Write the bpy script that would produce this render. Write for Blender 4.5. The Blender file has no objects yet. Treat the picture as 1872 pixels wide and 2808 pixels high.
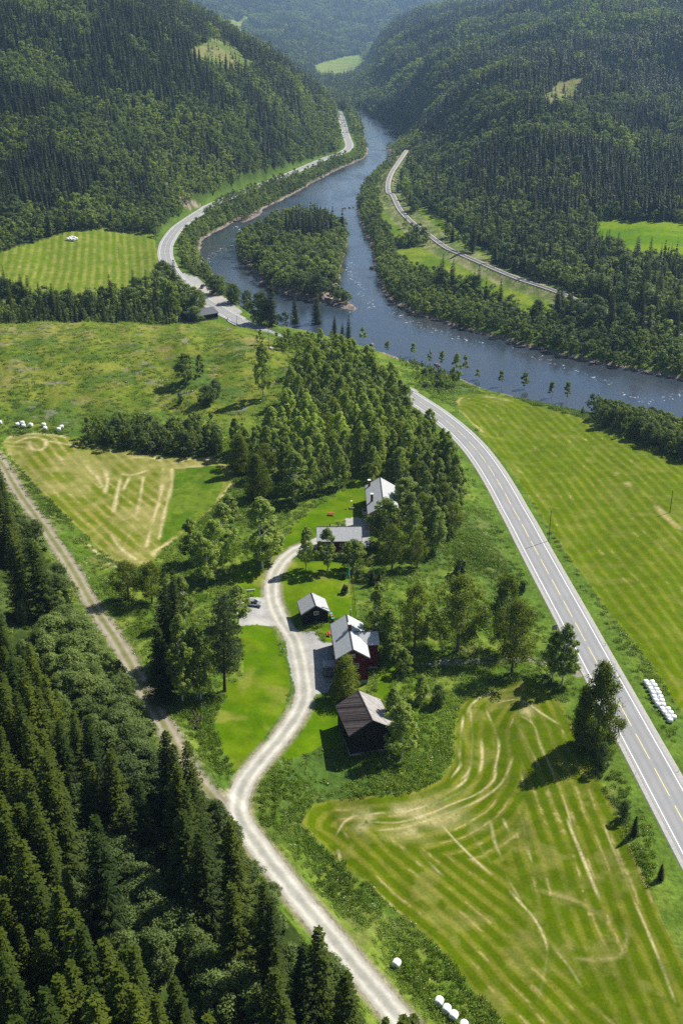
import bpy, math, random
import numpy as np
from mathutils import Vector, Matrix, Euler
R = math.radians
scene = bpy.context.scene
COL = scene.collection
random.seed(7); rng = np.random.default_rng(11)

# ------------------------------------------------------------------ camera, sky, sun, exposure
CAM_H, PITCH, FPX = 144.0, R(24.6), 3000.0      # metres above the road, tilt below the horizon, focal length in photo pixels
camd = bpy.data.cameras.new('camera'); cam = bpy.data.objects.new('camera', camd); COL.objects.link(cam)
cam.location = (0, 0, CAM_H); cam.rotation_euler = (math.pi/2 - PITCH, 0, 0)
camd.sensor_fit = 'VERTICAL'; camd.sensor_height = 36.0; camd.lens = FPX/2808*36.0
camd.clip_start = 1.0; camd.clip_end = 30000.0
scene.camera = cam
HAZE = 0.000085
SUN_EL, SUN_AZ = R(47), R(35)                    # azimuth measured from +X towards +Y
sd = Vector((math.cos(SUN_EL)*math.cos(SUN_AZ), math.cos(SUN_EL)*math.sin(SUN_AZ), math.sin(SUN_EL)))
sl = bpy.data.lights.new('sun', 'SUN'); sl.energy = 5.0; sl.angle = R(0.53); sl.color = (1.0, 0.95, 0.86)
so = bpy.data.objects.new('sun', sl); COL.objects.link(so); so.rotation_euler = sd.to_track_quat('Z', 'Y').to_euler()
so.location = (200, 200, 600)
w = bpy.data.worlds.new('World'); scene.world = w; w.use_nodes = True
nt = w.node_tree; nt.nodes.clear()
sky = nt.nodes.new('ShaderNodeTexSky'); sky.sky_type = 'NISHITA'; sky.sun_disc = False
sky.sun_elevation = SUN_EL; sky.sun_rotation = math.pi/2 - SUN_AZ; sky.air_density = 1.0; sky.dust_density = 0.6
bg = nt.nodes.new('ShaderNodeBackground'); bg.inputs[1].default_value = 0.05
wo = nt.nodes.new('ShaderNodeOutputWorld')
nt.links.new(sky.outputs[0], bg.inputs[0]); nt.links.new(bg.outputs[0], wo.inputs[0])
scene.view_settings.view_transform = 'Standard'; scene.view_settings.look = 'None'
scene.view_settings.exposure = 0.80; scene.view_settings.gamma = 1.0
cy_ = scene.cycles
cy_.max_bounces = 6; cy_.diffuse_bounces = 4; cy_.glossy_bounces = 2; cy_.transmission_bounces = 4
cy_.transparent_max_bounces = 6; cy_.volume_bounces = 0
cy_.use_adaptive_sampling = True; cy_.adaptive_threshold = 0.02
cy_.caustics_reflective = False; cy_.caustics_refractive = False
cy_.use_denoising = False
try: cy_.denoiser = 'OPENIMAGEDENOISE'
except Exception: pass

# ------------------------------------------------------------------ survey: photo pixel -> world
CX, CY = 936.0, 1404.0
ct, st = math.cos(PITCH), math.sin(PITCH)
def D(l): return [(x*1.19388, y*1.19388) for x, y in l]     # points measured on the reduced view of the photo
def crop(l, ox, oy, s): return [(ox+x/s, oy+y/s) for x, y in l]
def ray(px, py):
    u = (px-CX)/FPX; v = -(py-CY)/FPX
    return np.array([u, ct+v*st, -st+v*ct])
def at_z(px, py, z=0.0):
    d = ray(px, py); k = (z-CAM_H)/d[2]
    return np.array([d[0]*k, d[1]*k])
def at_Y(px, py, Y):
    d = ray(px, py); k = Y/d[1]
    return np.array([d[0]*k, Y, CAM_H+d[2]*k])
def proj(X, Y, Z):
    zz = Z-CAM_H; zc = Y*ct-zz*st; v = (Y*st+zz*ct)/zc
    return CX+FPX*X/zc, CY-FPX*v

_T = np.random.default_rng(5).random((512, 512)).astype(np.float32)
def vnoise(x, y, s=0):
    x = np.asarray(x, np.float32); y = np.asarray(y, np.float32)
    ix = np.floor(x); iy = np.floor(y); fx = x-ix; fy = y-iy
    fx = fx*fx*(3-2*fx); fy = fy*fy*(3-2*fy)
    jx = ix.astype(np.int32); jy = iy.astype(np.int32)+s*37
    a = _T[jy & 511, jx & 511]; b = _T[jy & 511, (jx+1) & 511]; c = _T[(jy+1) & 511, jx & 511]; d = _T[(jy+1) & 511, (jx+1) & 511]
    return (a*(1-fx)+b*fx)*(1-fy) + (c*(1-fx)+d*fx)*fy
def fbm(x, y, s=0, o=4):
    r = 0; a = 0.5; t = 0
    for i in range(o):
        r = r + a*vnoise(x*2**i+i*17.3, y*2**i-i*9.1, s+i); t += a; a *= 0.5
    return r/t
def sstep(a, b, x):
    t = np.clip((x-a)/(b-a), 0, 1); return t*t*(3-2*t)

# ---- height control points: (photo point, height) or (photo point, distance) or a plain world point
C = []
def cz(pts, z):
    for p in D(pts):
        q = at_z(p[0], p[1], z); C.append((q[0], q[1], z))
def cY(pts):
    for x, y, Y in pts:
        p = D([(x, y)])[0]; q = at_Y(p[0], p[1], Y); C.append(tuple(q))
def cw(pts): C.extend(pts)
# highway and the land beside it
cz([(1568,1960),(1500,1800),(1400,1600),(1300,1430),(1200,1250),(1100,1080),(1000,960),(930,885)], 0)
cz([(1568,1700),(1568,1400),(1568,1150),(1400,1300),(1300,1100),(1450,1100)], -1.5)
cz([(1150,960),(1300,1000),(1568,1080)], -2.5)
cz([(1000,850),(1200,918),(1350,945),(1568,1010)], -5)
cz([(900,2100),(1100,2200),(1300,2000),(1200,1800),(1100,1700),(1500,2250),(1400,1900),(1000,1900),(1200,2352),(750,1890),(1150,1600)], -1.0)
cw([(20,95,-1),(60,95,-1),(60,70,-1),(0,80,2),(-30,80,7),(-60,80,12),(90,150,-1),(110,200,-1)])
# farm terrace
cz([(930,2352),(840,2250)], 1.5); cz([(700,2080)], 3); cz([(560,1900)], 4)
cz([(600,1740),(690,1600),(640,1420),(690,1560)], 5.0)
cz([(630,1330),(700,1250),(760,1200),(800,1130),(740,1400),(850,1150)], 6.5)
cz([(850,1740),(900,1650)], 2.2); cz([(890,1550),(850,1450)], 4.0); cz([(1000,1650)], 1.5); cz([(760,1800),(900,1800)], 1.0)
cz([(1100,1500),(1000,1500),(1200,1550)], 1.2); cz([(1000,1350),(1100,1350)], 3.0); cz([(1150,1400),(1200,1480)], 0.6)
cz([(960,1250),(1000,1180)], 5); cz([(1080,1250)], 1.6); cz([(1130,1250)], 0.2)
cz([(500,1650),(560,1560)], 5.5); cz([(430,1560),(400,1400),(540,1320),(560,1200)], 7)
cz([(300,1560),(380,1700),(240,1440)], 7.5)
# slope at the left
cz([(200,1800),(300,2050)], 9); cz([(0,1700)], 15); cz([(0,2000),(200,2300)], 13); cz([(450,2250)], 6.5); cz([(100,1450)], 11); cz([(-150,1900)], 20)
cz([(0,1180),(100,1250)], 10)
cw([(-60,120,18),(-90,150,26),(-120,220,30),(-160,300,34),(-200,380,34),(-110,80,26)])
# upper left field
cz([(20,1020),(200,1100),(300,1280),(400,1100),(500,1080)], 8); cz([(100,1100)], 8.3)
# clearing on the knoll
cz([(30,975),(200,960),(400,950)], 9); cz([(100,880),(300,870),(500,880)], 13.5); cz([(600,915)], 12)
cz([(0,765),(100,747),(200,745),(300,742),(420,745),(540,752)], 24); cz([(620,775)], 22); cz([(680,800)], 18)
cz([(100,810),(300,800),(500,800)], 19.5); cz([(640,860)], 15)
cz([(760,900),(700,950)], 11); cz([(820,850)], 7); cz([(860,960)], 7.5); cz([(700,1050),(600,1100),(560,1010)], 8); cz([(900,1050)], 7); cz([(980,1080)], 4); cz([(760,790)], 6); cz([(880,835)], 0)
cw([(-200,460,25),(-260,480,24)])
# low land behind the knoll
cz([(0,660),(100,665),(200,665),(300,665),(400,670),(450,700)], 0.0); cz([(540,725),(600,742)], 0.5)
cz([(0,600),(100,575),(300,545),(340,600),(400,560),(380,620),(560,690),(430,640)], 0.0)
cz([(700,760),(780,782),(640,752)], -4)
# river surroundings
cz([(650,600),(700,560),(720,650)], -4.5); cz([(500,700)], -3); cz([(480,520),(640,430),(420,520)], -2); cz([(800,360),(830,310)], -2)
cz([(880,600),(900,650),(1000,700),(1100,730),(1300,780),(1568,830)], -4.5)
cz([(850,470),(870,520),(1000,620),(1100,650),(1200,690)], -2.0)
cz([(900,430),(920,490),(1000,550),(1100,603),(1270,668)], 0.6)
cz([(1400,620),(1568,650),(1400,720),(1568,760),(1300,640)], 1.0)
cz([(1000,500),(1100,530),(1200,560)], 4)
cz([(1360,510),(1568,515),(1480,560),(1568,590),(1700,560)], 8)
# right hill
cY([(930,318,1480),(1000,420,1010),(1100,480,850),(1200,500,800),(1200,400,900),(1200,300,1060),(1200,200,1280),(1200,130,1520),(1200,60,1950),
    (1350,440,840),(1350,400,900),(1350,300,1080),(1350,200,1290),(1350,100,1600),(1350,40,2100),(1568,460,830),(1568,400,920),(1568,300,1080),(1568,200,1280),(1568,100,1600),(1568,10,2300),
    (1080,400,960),(1080,300,1180),(1080,200,1480),(1080,130,1850),(1000,300,1320),(1000,220,1550),(1000,150,1900),(1000,100,2300),
    (920,250,1680),(940,180,1950),(960,95,2450),(860,215,2100),(870,150,2600),(1100,62,2500),(1300,32,2700)])
cw([(140,3300,90),(400,3300,140),(800,3300,150),(60,3000,-4),(900,2500,190),(700,1400,120),(520,1000,70),(400,750,20),(420,850,30)])
# left hill
cY([(0,500,770),(0,400,850),(0,250,980),(0,100,1130),(0,0,1250),(200,495,800),(200,400,870),(200,250,1000),(200,100,1150),(200,-40,1300),
    (400,455,880),(400,420,910),(400,300,1020),(400,150,1200),(400,55,1380),(510,420,970),(510,300,1080),(510,200,1220),(510,110,1450),
    (600,385,1080),(600,330,1130),(600,220,1290),(600,150,1480),(680,340,1230),(680,260,1340),(680,200,1520),(740,310,1400),(740,250,1500),(740,215,1650),
    (775,262,1720),(-100,300,950),(-100,100,1150),(-100,-30,1300),(-100,520,760)])
cw([(-300,1800,170),(-420,2300,150),(-500,3000,60),(-200,1900,100),(-150,2300,40),(-100,2000,10),(-700,1800,240),(-800,1200,210),(-500,900,90)])
# far valley floor and range
cz([(700,190),(800,190),(760,170)], -6); cz([(740,140),(850,135)], -2); cz([(770,215),(800,235)], -4)
cY([(650,130,3500),(700,105,4000),(540,45,4600),(480,20,4900),(900,112,4500),(700,0,5700),(1000,0,5800),(1000,60,5000),(850,60,5000),(600,60,4700),(600,0,5600)])
cw([(-1500,5500,330),(-900,4500,200),(-1500,8500,560),(0,8500,600),(1500,8500,640),(2500,6000,420),(1500,4800,190),(700,4700,60),(-2500,6000,400),(-900,3500,90),(1600,3600,210)])

K = 6.0
P = np.array([(K*x/y, math.log(y), z) for x, y, z in C]); N = len(P)
def tps(r2): return 0.5*r2*np.log(r2+1e-12)
A = np.zeros((N+3, N+3))
d2 = (P[:, None, 0]-P[None, :, 0])**2 + (P[:, None, 1]-P[None, :, 1])**2
A[:N, :N] = tps(d2) + np.eye(N)*1.2e-2
A[:N, N] = 1; A[:N, N+1:] = P[:, :2]; A[N, :N] = 1; A[N+1:, :N] = P[:, :2].T
W_ = np.linalg.solve(A, np.concatenate([P[:, 2], np.zeros(3)]))

# ---- the terrain grid: straight columns (constant X/Y), rows closer together near by
U0, U1, NU = -0.66, 0.66, 1234
ug = np.linspace(U0, U1, NU)
Ys = [58.0]
while Ys[-1] < 8500:
    y = Ys[-1]
    Ys.append(y + min(max(1.2*y*y/(FPX*0.3642*CAM_H), 0.12 if y > 118 else 0.6), 0.0065*y))
yg = np.array(Ys); NV = len(yg); vg = np.log(yg)
cu = np.linspace(U0, U1, 330); cv = np.linspace(vg[0], vg[-1], 400)
CU, CV = np.meshgrid(cu*K, cv)
Q = np.stack([CU.ravel(), CV.ravel()], 1)
zc = np.zeros(len(Q))
for i in range(N): zc += W_[i]*tps((Q[:, 0]-P[i, 0])**2+(Q[:, 1]-P[i, 1])**2)
zc += W_[N] + Q @ W_[N+1:N+3]
zc = zc.reshape(CU.shape)
for _ in range(3):
    q_ = np.pad(zc, 1, mode='edge'); zc = .5*zc+.125*(q_[:-2, 1:-1]+q_[2:, 1:-1]+q_[1:-1, :-2]+q_[1:-1, 2:])
fi = (vg-cv[0])/(cv[1]-cv[0]); i0 = np.clip(fi.astype(int), 0, len(cv)-2); fi = (fi-i0)[:, None]
zr = zc[i0]*(1-fi)+zc[i0+1]*fi
fj = (ug-cu[0])/(cu[1]-cu[0]); j0 = np.clip(fj.astype(int), 0, len(cu)-2); fj = (fj-j0)[None, :]
ZG = zr[:, j0]*(1-fj)+zr[:, j0+1]*fj
XG = ug[None, :]*yg[:, None]; YG = np.repeat(yg[:, None], NU, 1)
print('grid', NV, NU)
XG = XG.astype(np.float32); YG = YG.astype(np.float32)
class Msk:
    """evaluate noise only inside a mask"""
    def __init__(s, m): s.m = m; s.x = XG[m]; s.y = YG[m]
    def f(s, sx, sy, seed, o=3): return fbm(s.x/sx, s.y/sy, seed, o)
hill = sstep(12, 45, ZG)*sstep(650, 900, YG)
_r = np.abs(fbm((XG*.8+YG*.6)/150, (YG*.8-XG*.6)/330, 8, 3)-.5)*2          # gullies running down the right hill
ZG += hill*((fbm(XG/190, YG/190, 3, 4)-0.5)*44 + (.35-_r)*88*(XG > 0)*sstep(0, 60, XG) + (.35-_r)*40*(XG < 0))*sstep(0, 1500, YG)
_b = sstep(462, 512, YG+XG*.0)*sstep(-18, -42, XG)*sstep(640, 560, YG); ZG = np.where(ZG > 0, ZG*(1-_b*.93), ZG)
ZG += (fbm(XG/22, YG/22, 5, 3)-0.5)*0.9*sstep(8, 14, ZG)*sstep(560, 500, YG)*sstep(330, 380, YG)   # hummocks in the clearing

def bil(G, X, Y):
    X = np.asarray(X, float); Y = np.asarray(Y, float)
    fu = np.clip((X/Y-U0)/(U1-U0)*(NU-1), 0, NU-1.001); j = fu.astype(int); fu = fu-j
    fv = np.clip(np.interp(Y, yg, np.arange(NV)), 0, NV-1.001); i = fv.astype(int); fv = fv-i
    return (G[i, j]*(1-fu)+G[i, j+1]*fu)*(1-fv)+(G[i+1, j]*(1-fu)+G[i+1, j+1]*fu)*fv
def ground(X, Y): return bil(ZG, X, Y)
def cast(px, py, H=0.0, ymin=60):
    """where the sight line of a photo pixel first comes within H of the ground"""
    d = ray(px, py); zz = CAM_H + d[2]/d[1]*yg
    g = bil(ZG, d[0]/d[1]*yg, yg)+H
    ok = np.where((zz <= g) & (yg > ymin))[0]
    if len(ok) == 0: Y = yg[-2]
    else:
        i = max(ok[0], 1); a = zz[i-1]-g[i-1]; b = zz[i]-g[i]
        Y = yg[i-1]+(yg[i]-yg[i-1])*(a/(a-b) if a > b and a > 0 else 0)
    return np.array([d[0]/d[1]*Y, Y])
def castl(pts, H=0.0): return np.array([cast(x, y, H) for x, y in pts])
def inpoly(X, Y, poly):
    x0, y0 = poly.min(0); x1, y1 = poly.max(0)
    res = np.zeros(np.shape(X), bool)
    m = (X >= x0) & (X <= x1) & (Y >= y0) & (Y <= y1)
    if not m.any(): return res
    x = X[m]; y = Y[m]; r = np.zeros(len(x), bool); n = len(poly)
    for i in range(n):
        xa, ya = poly[i]; xb, yb = poly[(i+1) % n]
        if ya == yb: continue
        c = ((ya > y) != (yb > y)) & (x < (xb-xa)*(y-ya)/(yb-ya)+xa)
        r ^= c
    res[m] = r; return res
def dist_lines(X, Y, line, maxd, closed=False):
    """distance to a polyline, and arc length of the nearest point, limited to maxd"""
    line = np.asarray(line); n = len(line)
    Dm = np.full(X.shape, float(maxd)); S = np.zeros(X.shape)
    seg = [(i, (i+1) % n) for i in range(n if closed else n-1)]
    L = [0.0]
    for a, b in seg: L.append(L[-1]+float(np.hypot(*(line[b]-line[a]))))
    for k in range(0, len(seg), 6):
        ch = seg[k:k+6]; idx = sorted({i for s in ch for i in s}); pts = line[idx]
        x0, y0 = pts.min(0)-maxd; x1, y1 = pts.max(0)+maxd
        m = np.nonzero((X >= x0) & (X <= x1) & (Y >= y0) & (Y <= y1))
        if len(m[0]) == 0: continue
        x = X[m]; y = Y[m]; dm = Dm[m]; sm = S[m]
        for q, (a, b) in enumerate(ch):
            pa, pb = line[a], line[b]; e = pb-pa; l2 = e@e
            if l2 < 1e-9: continue
            t = np.clip(((x-pa[0])*e[0]+(y-pa[1])*e[1])/l2, 0, 1)
            dd = np.hypot(x-pa[0]-t*e[0], y-pa[1]-t*e[1]); c = dd < dm
            dm[c] = dd[c]; sm[c] = (L[k+q]+t*math.sqrt(l2))[c]
        Dm[m] = dm; S[m] = sm
    return Dm, S
def smooth(pts, step=3.0):
    """Catmull-Rom through the points, resampled evenly"""
    p = np.asarray(pts, float); p = np.vstack([2*p[0]-p[1], p, 2*p[-1]-p[-2]]); out = []
    for i in range(1, len(p)-2):
        for t in np.linspace(0, 1, 24, endpoint=False):
            out.append(0.5*((2*p[i])+(-p[i-1]+p[i+1])*t+(2*p[i-1]-5*p[i]+4*p[i+1]-p[i+2])*t*t+(-p[i-1]+3*p[i]-3*p[i+1]+p[i+2])*t**3))
    out.append(p[-2]); out = np.array(out)
    l = np.concatenate([[0], np.cumsum(np.hypot(*(out[1:]-out[:-1]).T))])
    s = np.linspace(0, l[-1], max(2, int(l[-1]/step)))
    return np.stack([np.interp(s, l, out[:, k]) for k in range(out.shape[1])], 1)

# ---- river (water level -7) and island
WZ = -7.0
rb = [(828,252),(850,268),(880,283),(918,300),(915,325),(897,345),(893,372),(870,392),(840,418),(822,450),(818,480),(826,512),(842,548),(852,582),(860,618),(868,655),(892,688),(930,713),(1000,737),(1080,762),(1150,782),(1250,807),(1350,831),(1450,852),(1568,872),(1750,900)]
lb = [(1750,1075),(1568,1000),(1450,968),(1350,945),(1300,936),(1230,920),(1160,905),(1100,886),(1060,868),(1010,850),(950,833),(900,818),(860,803),(820,790),(780,778),(740,768),(700,762),(650,748),(600,735),(565,712),(530,680),(495,640),(472,604),(463,578),(466,556),(482,540),(512,525),(545,508),(582,490),(612,477),(650,459),(690,439),(722,418),(762,398),(800,380),(832,367),(846,354),(843,333),(835,300),(824,270),(812,250)]
river = np.array([at_z(x, y, WZ) for x, y in D(rb+lb)])
up = [at_z(*p, WZ) for p in D([(800,240),(812,240)])]
isl = np.array([at_z(x, y, WZ) for x, y in D([(533,570),(545,592),(575,625),(600,652),(640,673),(690,688),(735,698),(765,690),(778,650),(790,610),(800,562),(796,535),(775,515),(700,505),(640,510),(590,530),(552,552)])])
bar = np.array([at_z(x, y, WZ) for x, y in D([(755,688),(785,686),(830,708),(812,716),(780,706),(752,700)])])
bar2 = np.array([at_z(x, y, WZ) for x, y in D([(540,506),(560,494),(600,482),(606,488),(585,502),(560,512)])])
bar3 = np.array([at_z(x, y, WZ) for x, y in D([(884,346),(900,335),(916,330),(912,348),(896,352)])])
def signed(poly, maxd):
    d, _ = dist_lines(XG, YG, poly, maxd, True); return np.where(inpoly(XG, YG, poly), -d, d)
sr = signed(river, 40.0)
for q in (isl, bar, bar2, bar3): sr = np.maximum(sr, -signed(q, 40.0))      # negative = in the water
bank = sr + (fbm(XG/9, YG/9, 21, 3)-0.5)*5
tz = np.where(bank < 0, WZ-0.2+bank*0.14, WZ-0.2+bank*0.28)
ZG = np.where(sr > 39, ZG, np.where(bank < 0, np.minimum(ZG, tz), np.where(bank < 14, np.minimum(np.maximum(ZG, WZ+0.5), tz), ZG)))
isz = inpoly(XG, YG, isl); ZG = np.where(isz & (bank > 8), np.maximum(ZG, WZ+2.2), ZG)

# ---- road, railway, drive and track centre lines
s52 = 5.2267
road_px = D([(480,397)])[:0]
road_px = crop([(1040,170),(1080,230),(1110,300),(1140,400),(1160,480),(1190,600),(1220,700),(1258,790),(1262,870),(1200,940),(1090,1000),(900,1065),(750,1120),(560,1200),(400,1270)], 780, 280, 7.127)
road_px += [(775,484),(700,512),(640,536)]
road_px += crop([(770,115),(700,160),(600,222),(500,290),(400,358),(330,415),(280,470),(240,525),(200,590),(175,650),(163,720),(165,790),(195,880),(240,970),(320,1085),(388,1155),(453,1215),(535,1285),(630,1352),(735,1420),(860,1490),(975,1562),(1118,1635),(1300,1740)], 420, 540, 4.9)
road_far = [at_z(x, y, 0.0) for x, y in road_px]
near_px = crop([(-130,88),(0,160),(130,240),(240,312),(440,442),(623,580),(795,724),(952,877),(1100,1046),(1233,1228)], 1100, 1040, s52)
near_px += crop([(312,64),(428,262),(547,482),(676,710),(806,957),(947,1220)], 1300, 1300, s52)
near_px += crop([(317,196),(481,495),(662,828),(834,1150)], 1450, 1550, s52) + [(1738.9,2007.6),(1793.3,2107.3),(1846.5,2205.8)]
road_near = [at_z(x, y, 0.0) for x, y in near_px]
dlt = road_near[-1]-road_near[-4]
road_near += [road_near[-1]+dlt*k for k in (1, 2, 3)]
ROAD = smooth(road_far+road_near, 2.0)
rz = np.zeros(len(ROAD))
def conform(line, zl, half, fall, drop=0.15):
    global ZG
    d, s = dist_lines(XG, YG, line, half+fall)
    L = np.concatenate([[0], np.cumsum(np.hypot(*(line[1:]-line[:-1]).T))])
    zt = np.interp(s, L, zl)-drop
    k = 1-sstep(half, half+fall, d)
    ZG = np.where(d < half+fall-1e-6, ZG*(1-k)+zt*k, ZG)
    return d
dR = conform(ROAD, rz, 5.2, 9)
LAY = np.array([at_z(x, y, 0) for x, y in [(496,745),(518,755),(541,759),(562,780),(602,805),(638,832),(666,855),(655,862),(615,846),(575,820),(530,790),(503,765)]])
_d = np.where(inpoly(XG, YG, LAY), 0, dist_lines(XG, YG, LAY, 8, True)[0]); _k = 1-sstep(1, 8, _d); ZG = ZG*(1-_k)-0.12*_k
RAIL = smooth([at_z(x, y, 1.0) for x, y in crop([(300,690),(262,745),(232,790),(214,840),(216,885)], 936, 0, 1.675)+crop([(235,60),(270,128),(330,190),(400,242),(480,300),(560,337),(640,372),(800,440),(985,503),(1200,590),(1568,700),(1900,800)], 936, 500, 1.675)], 3.0)
dRail = conform(RAIL, np.full(len(RAIL), 1.0), 3.2, 5)
drive_px = D([(1075,2500),(975,2400),(930,2352),(843,2250),(755,2150),(682,2055),(630,1990),(583,1930),(555,1890),(546,1850),(560,1800),(598,1747),(640,1700),(680,1645),(698,1600),(693,1540),(676,1470),(643,1420),(625,1370),(630,1320),(655,1282),(690,1258),(725,1250)])
DRIVE = smooth(castl(drive_px), 2.0)
track_px = D([(-60,980),(-25,1030),(5,1065),(50,1140),(110,1222),(168,1310),(220,1400),(262,1462),(305,1535),(352,1622),(384,1678),(432,1760),(482,1825),(535,1885),(575,1925)])
TRACK = smooth(castl(track_px), 2.0)
def zsm(line, n=9):
    z = ground(line[:, 0], line[:, 1]); k = np.ones(n)/n
    return np.convolve(np.pad(z, n//2, mode='edge'), k, 'valid')
zD = zsm(DRIVE); zT = zsm(TRACK); zT[-4:] = np.interp(0, [0], [0])*0+zsm(TRACK)[-4:]
dD = conform(DRIVE, zD, 2.6, 2.5, 0.0)
dT = conform(TRACK, zT, 2.4, 2.5, 0.0)
# ------------------------------------------------------------------ helpers for objects and materials
def tag(o, label=None, cat=None, group=None, kind=None):
    if label: o['label'] = label
    if cat: o['category'] = cat
    if group: o['group'] = group
    if kind: o['kind'] = kind
    return o
def mesh_np(name, V, F, mats, uv=None, mi=None, smoothed=False, parent=None, link=True):
    """one mesh object from numpy vertices and equal-sized faces"""
    me = bpy.data.meshes.new(name); V = np.asarray(V, np.float32); F = np.asarray(F, np.int32); k = F.shape[1]
    me.vertices.add(len(V)); me.vertices.foreach_set('co', V.ravel())
    me.loops.add(F.size); me.loops.foreach_set('vertex_index', F.ravel())
    me.polygons.add(len(F)); me.polygons.foreach_set('loop_start', np.arange(0, F.size, k, dtype=np.int32))
    try: me.polygons.foreach_set('loop_total', np.full(len(F), k, np.int32))
    except Exception: pass
    for m in (mats if isinstance(mats, (list, tuple)) else [mats]): me.materials.append(m)
    if mi is not None: me.polygons.foreach_set('material_index', np.asarray(mi, np.int32))
    me.polygons.foreach_set('use_smooth', np.full(len(F), smoothed, bool))
    me.update(calc_edges=True)
    o = bpy.data.objects.new(name, me)
    if link: COL.objects.link(o)
    if parent: o.parent = parent
    return o
def N_(nt, t, **k):
    n = nt.nodes.new(t)
    for a, b in k.items(): setattr(n, a, b)
    return n
def mat(name, rough=0.9, spec=0.3):
    m = bpy.data.materials.new(name); m.use_nodes = True; nt = m.node_tree
    b = nt.nodes['Principled BSDF']; b.inputs['Roughness'].default_value = rough
    b.inputs['Specular IOR Level'].default_value = spec
    return m, nt, b
def noise(nt, scale, detail=4, rough=0.6, coord='Object', dist=0.0, sc=None):
    tc = N_(nt, 'ShaderNodeTexCoord'); n = N_(nt, 'ShaderNodeTexNoise')
    n.inputs['Scale'].default_value = scale; n.inputs['Detail'].default_value = detail; n.inputs['Roughness'].default_value = rough
    n.inputs['Distortion'].default_value = dist
    if sc:
        mp = N_(nt, 'ShaderNodeMapping'); mp.inputs['Scale'].default_value = sc
        nt.links.new(tc.outputs[coord], mp.inputs[0]); nt.links.new(mp.outputs[0], n.inputs[0])
    else: nt.links.new(tc.outputs[coord], n.inputs[0])
    return n.outputs[0]
def ramp(nt, fac, stops):
    r = N_(nt, 'ShaderNodeValToRGB'); e = r.color_ramp.elements
    while len(e) < len(stops): e.new(0.5)
    for i, (p, c) in enumerate(stops):
        e[i].position = p; e[i].color = (c[0], c[1], c[2], 1) if hasattr(c, '__len__') else (c, c, c, 1)
    nt.links.new(fac, r.inputs[0]); return r.outputs[0]
def mul(nt, a, b, blend='MULTIPLY', f=1.0):
    m = N_(nt, 'ShaderNodeMix', data_type='RGBA', blend_type=blend); m.inputs[0].default_value = f
    nt.links.new(a, m.inputs[6])
    if hasattr(b, 'is_output') or hasattr(b, 'node'): nt.links.new(b, m.inputs[7])
    else: m.inputs[7].default_value = (*b, 1)
    return m.outputs[2]
def bump(nt, b, h, strength, dist):
    n = N_(nt, 'ShaderNodeBump'); n.inputs['Strength'].default_value = strength; n.inputs['Distance'].default_value = dist
    nt.links.new(h, n.inputs['Height']); nt.links.new(n.outputs[0], b.inputs['Normal'])
def plain(name, c, rough=0.8, spec=0.3, var=0.25, scale=3.0, metal=0.0, sc=None, bmp=0.0):
    m, nt, b = mat(name, rough, spec); b.inputs['Metallic'].default_value = metal
    r = ramp(nt, noise(nt, scale, 4, 0.6, sc=sc), [(0.25, [x*(1-var) for x in c]), (0.75, [x*(1+var) for x in c])])
    nt.links.new(r, b.inputs['Base Color'])
    if bmp: bump(nt, b, noise(nt, scale*2, 3, 0.6, sc=sc), bmp, 0.05)
    return m

# ground material: the colour of each kind of land is an attribute, the grain is procedural
def ground_mat(name, fine, lo, hi, bs, bd, stretch=None):
    m, nt, b = mat(name, 1.0, 0.03)
    a = N_(nt, 'ShaderNodeAttribute', attribute_name='land')
    n1 = ramp(nt, noise(nt, fine, 5, 0.72, sc=stretch), [(0.28, lo), (0.72, hi)])
    n2 = ramp(nt, noise(nt, fine*0.13, 4, 0.6), [(0.3, 0.82), (0.7, 1.18)])
    c = mul(nt, mul(nt, a.outputs['Color'], n1), n2)
    nt.links.new(c, b.inputs['Base Color'])
    bump(nt, b, noise(nt, fine*0.8, 4, 0.7), bs, bd)
    return m
M_ROUGH = ground_mat('rough_grass', 0.8, 0.6, 1.45, 0.8, 0.6)
M_FIELD = ground_mat('mown_grass', 2.2, 0.74, 1.26, 0.35, 0.12)
M_LAWN = ground_mat('lawn_grass', 1.8, 0.8, 1.2, 0.25, 0.08)
M_GRAVEL = ground_mat('gravel', 2.4, 0.86, 1.12, 0.3, 0.05)

# ------------------------------------------------------------------ land use: traced outlines laid on the terrain
def lay(pts): return castl(D(pts))
main_field = lay([(694,1890),(702,1860),(722,1846),(760,1836),(830,1832),(900,1826),(960,1816),(1010,1791),(1038,1757),(1045,1720),(1041,1680),(1049,1640),(1070,1604),(1105,1580),(1150,1568),(1200,1562),(1250,1578),(1285,1612),(1310,1660),(1335,1720),(1369,1774),(1394,1830),(1419,1884),(1449,1949),(1484,2029),(1524,2124),(1568,2219),(1640,2370),(1760,2620),(1500,2700),(1330,2560),(1160,2352),(1100,2290),(1050,2225),(1000,2168),(930,2108),(850,2035),(790,1985),(740,1936),(705,1908)])
left_field = lay([(4,1012),(30,999),(90,994),(150,1001),(200,1018),(260,1029),(350,1044),(430,1050),(500,1053),(530,1065),(541,1085),(535,1112),(512,1140),(490,1166),(450,1200),(420,1225),(375,1262),(350,1290),(320,1301),(280,1299),(240,1272),(180,1212),(120,1152),(60,1092),(20,1042)])
uncut = lay([(398,1078),(440,1074),(505,1070),(516,1095),(508,1125),(492,1160),(450,1196),(410,1222),(372,1250),(366,1235),(376,1190),(388,1140)])
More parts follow.
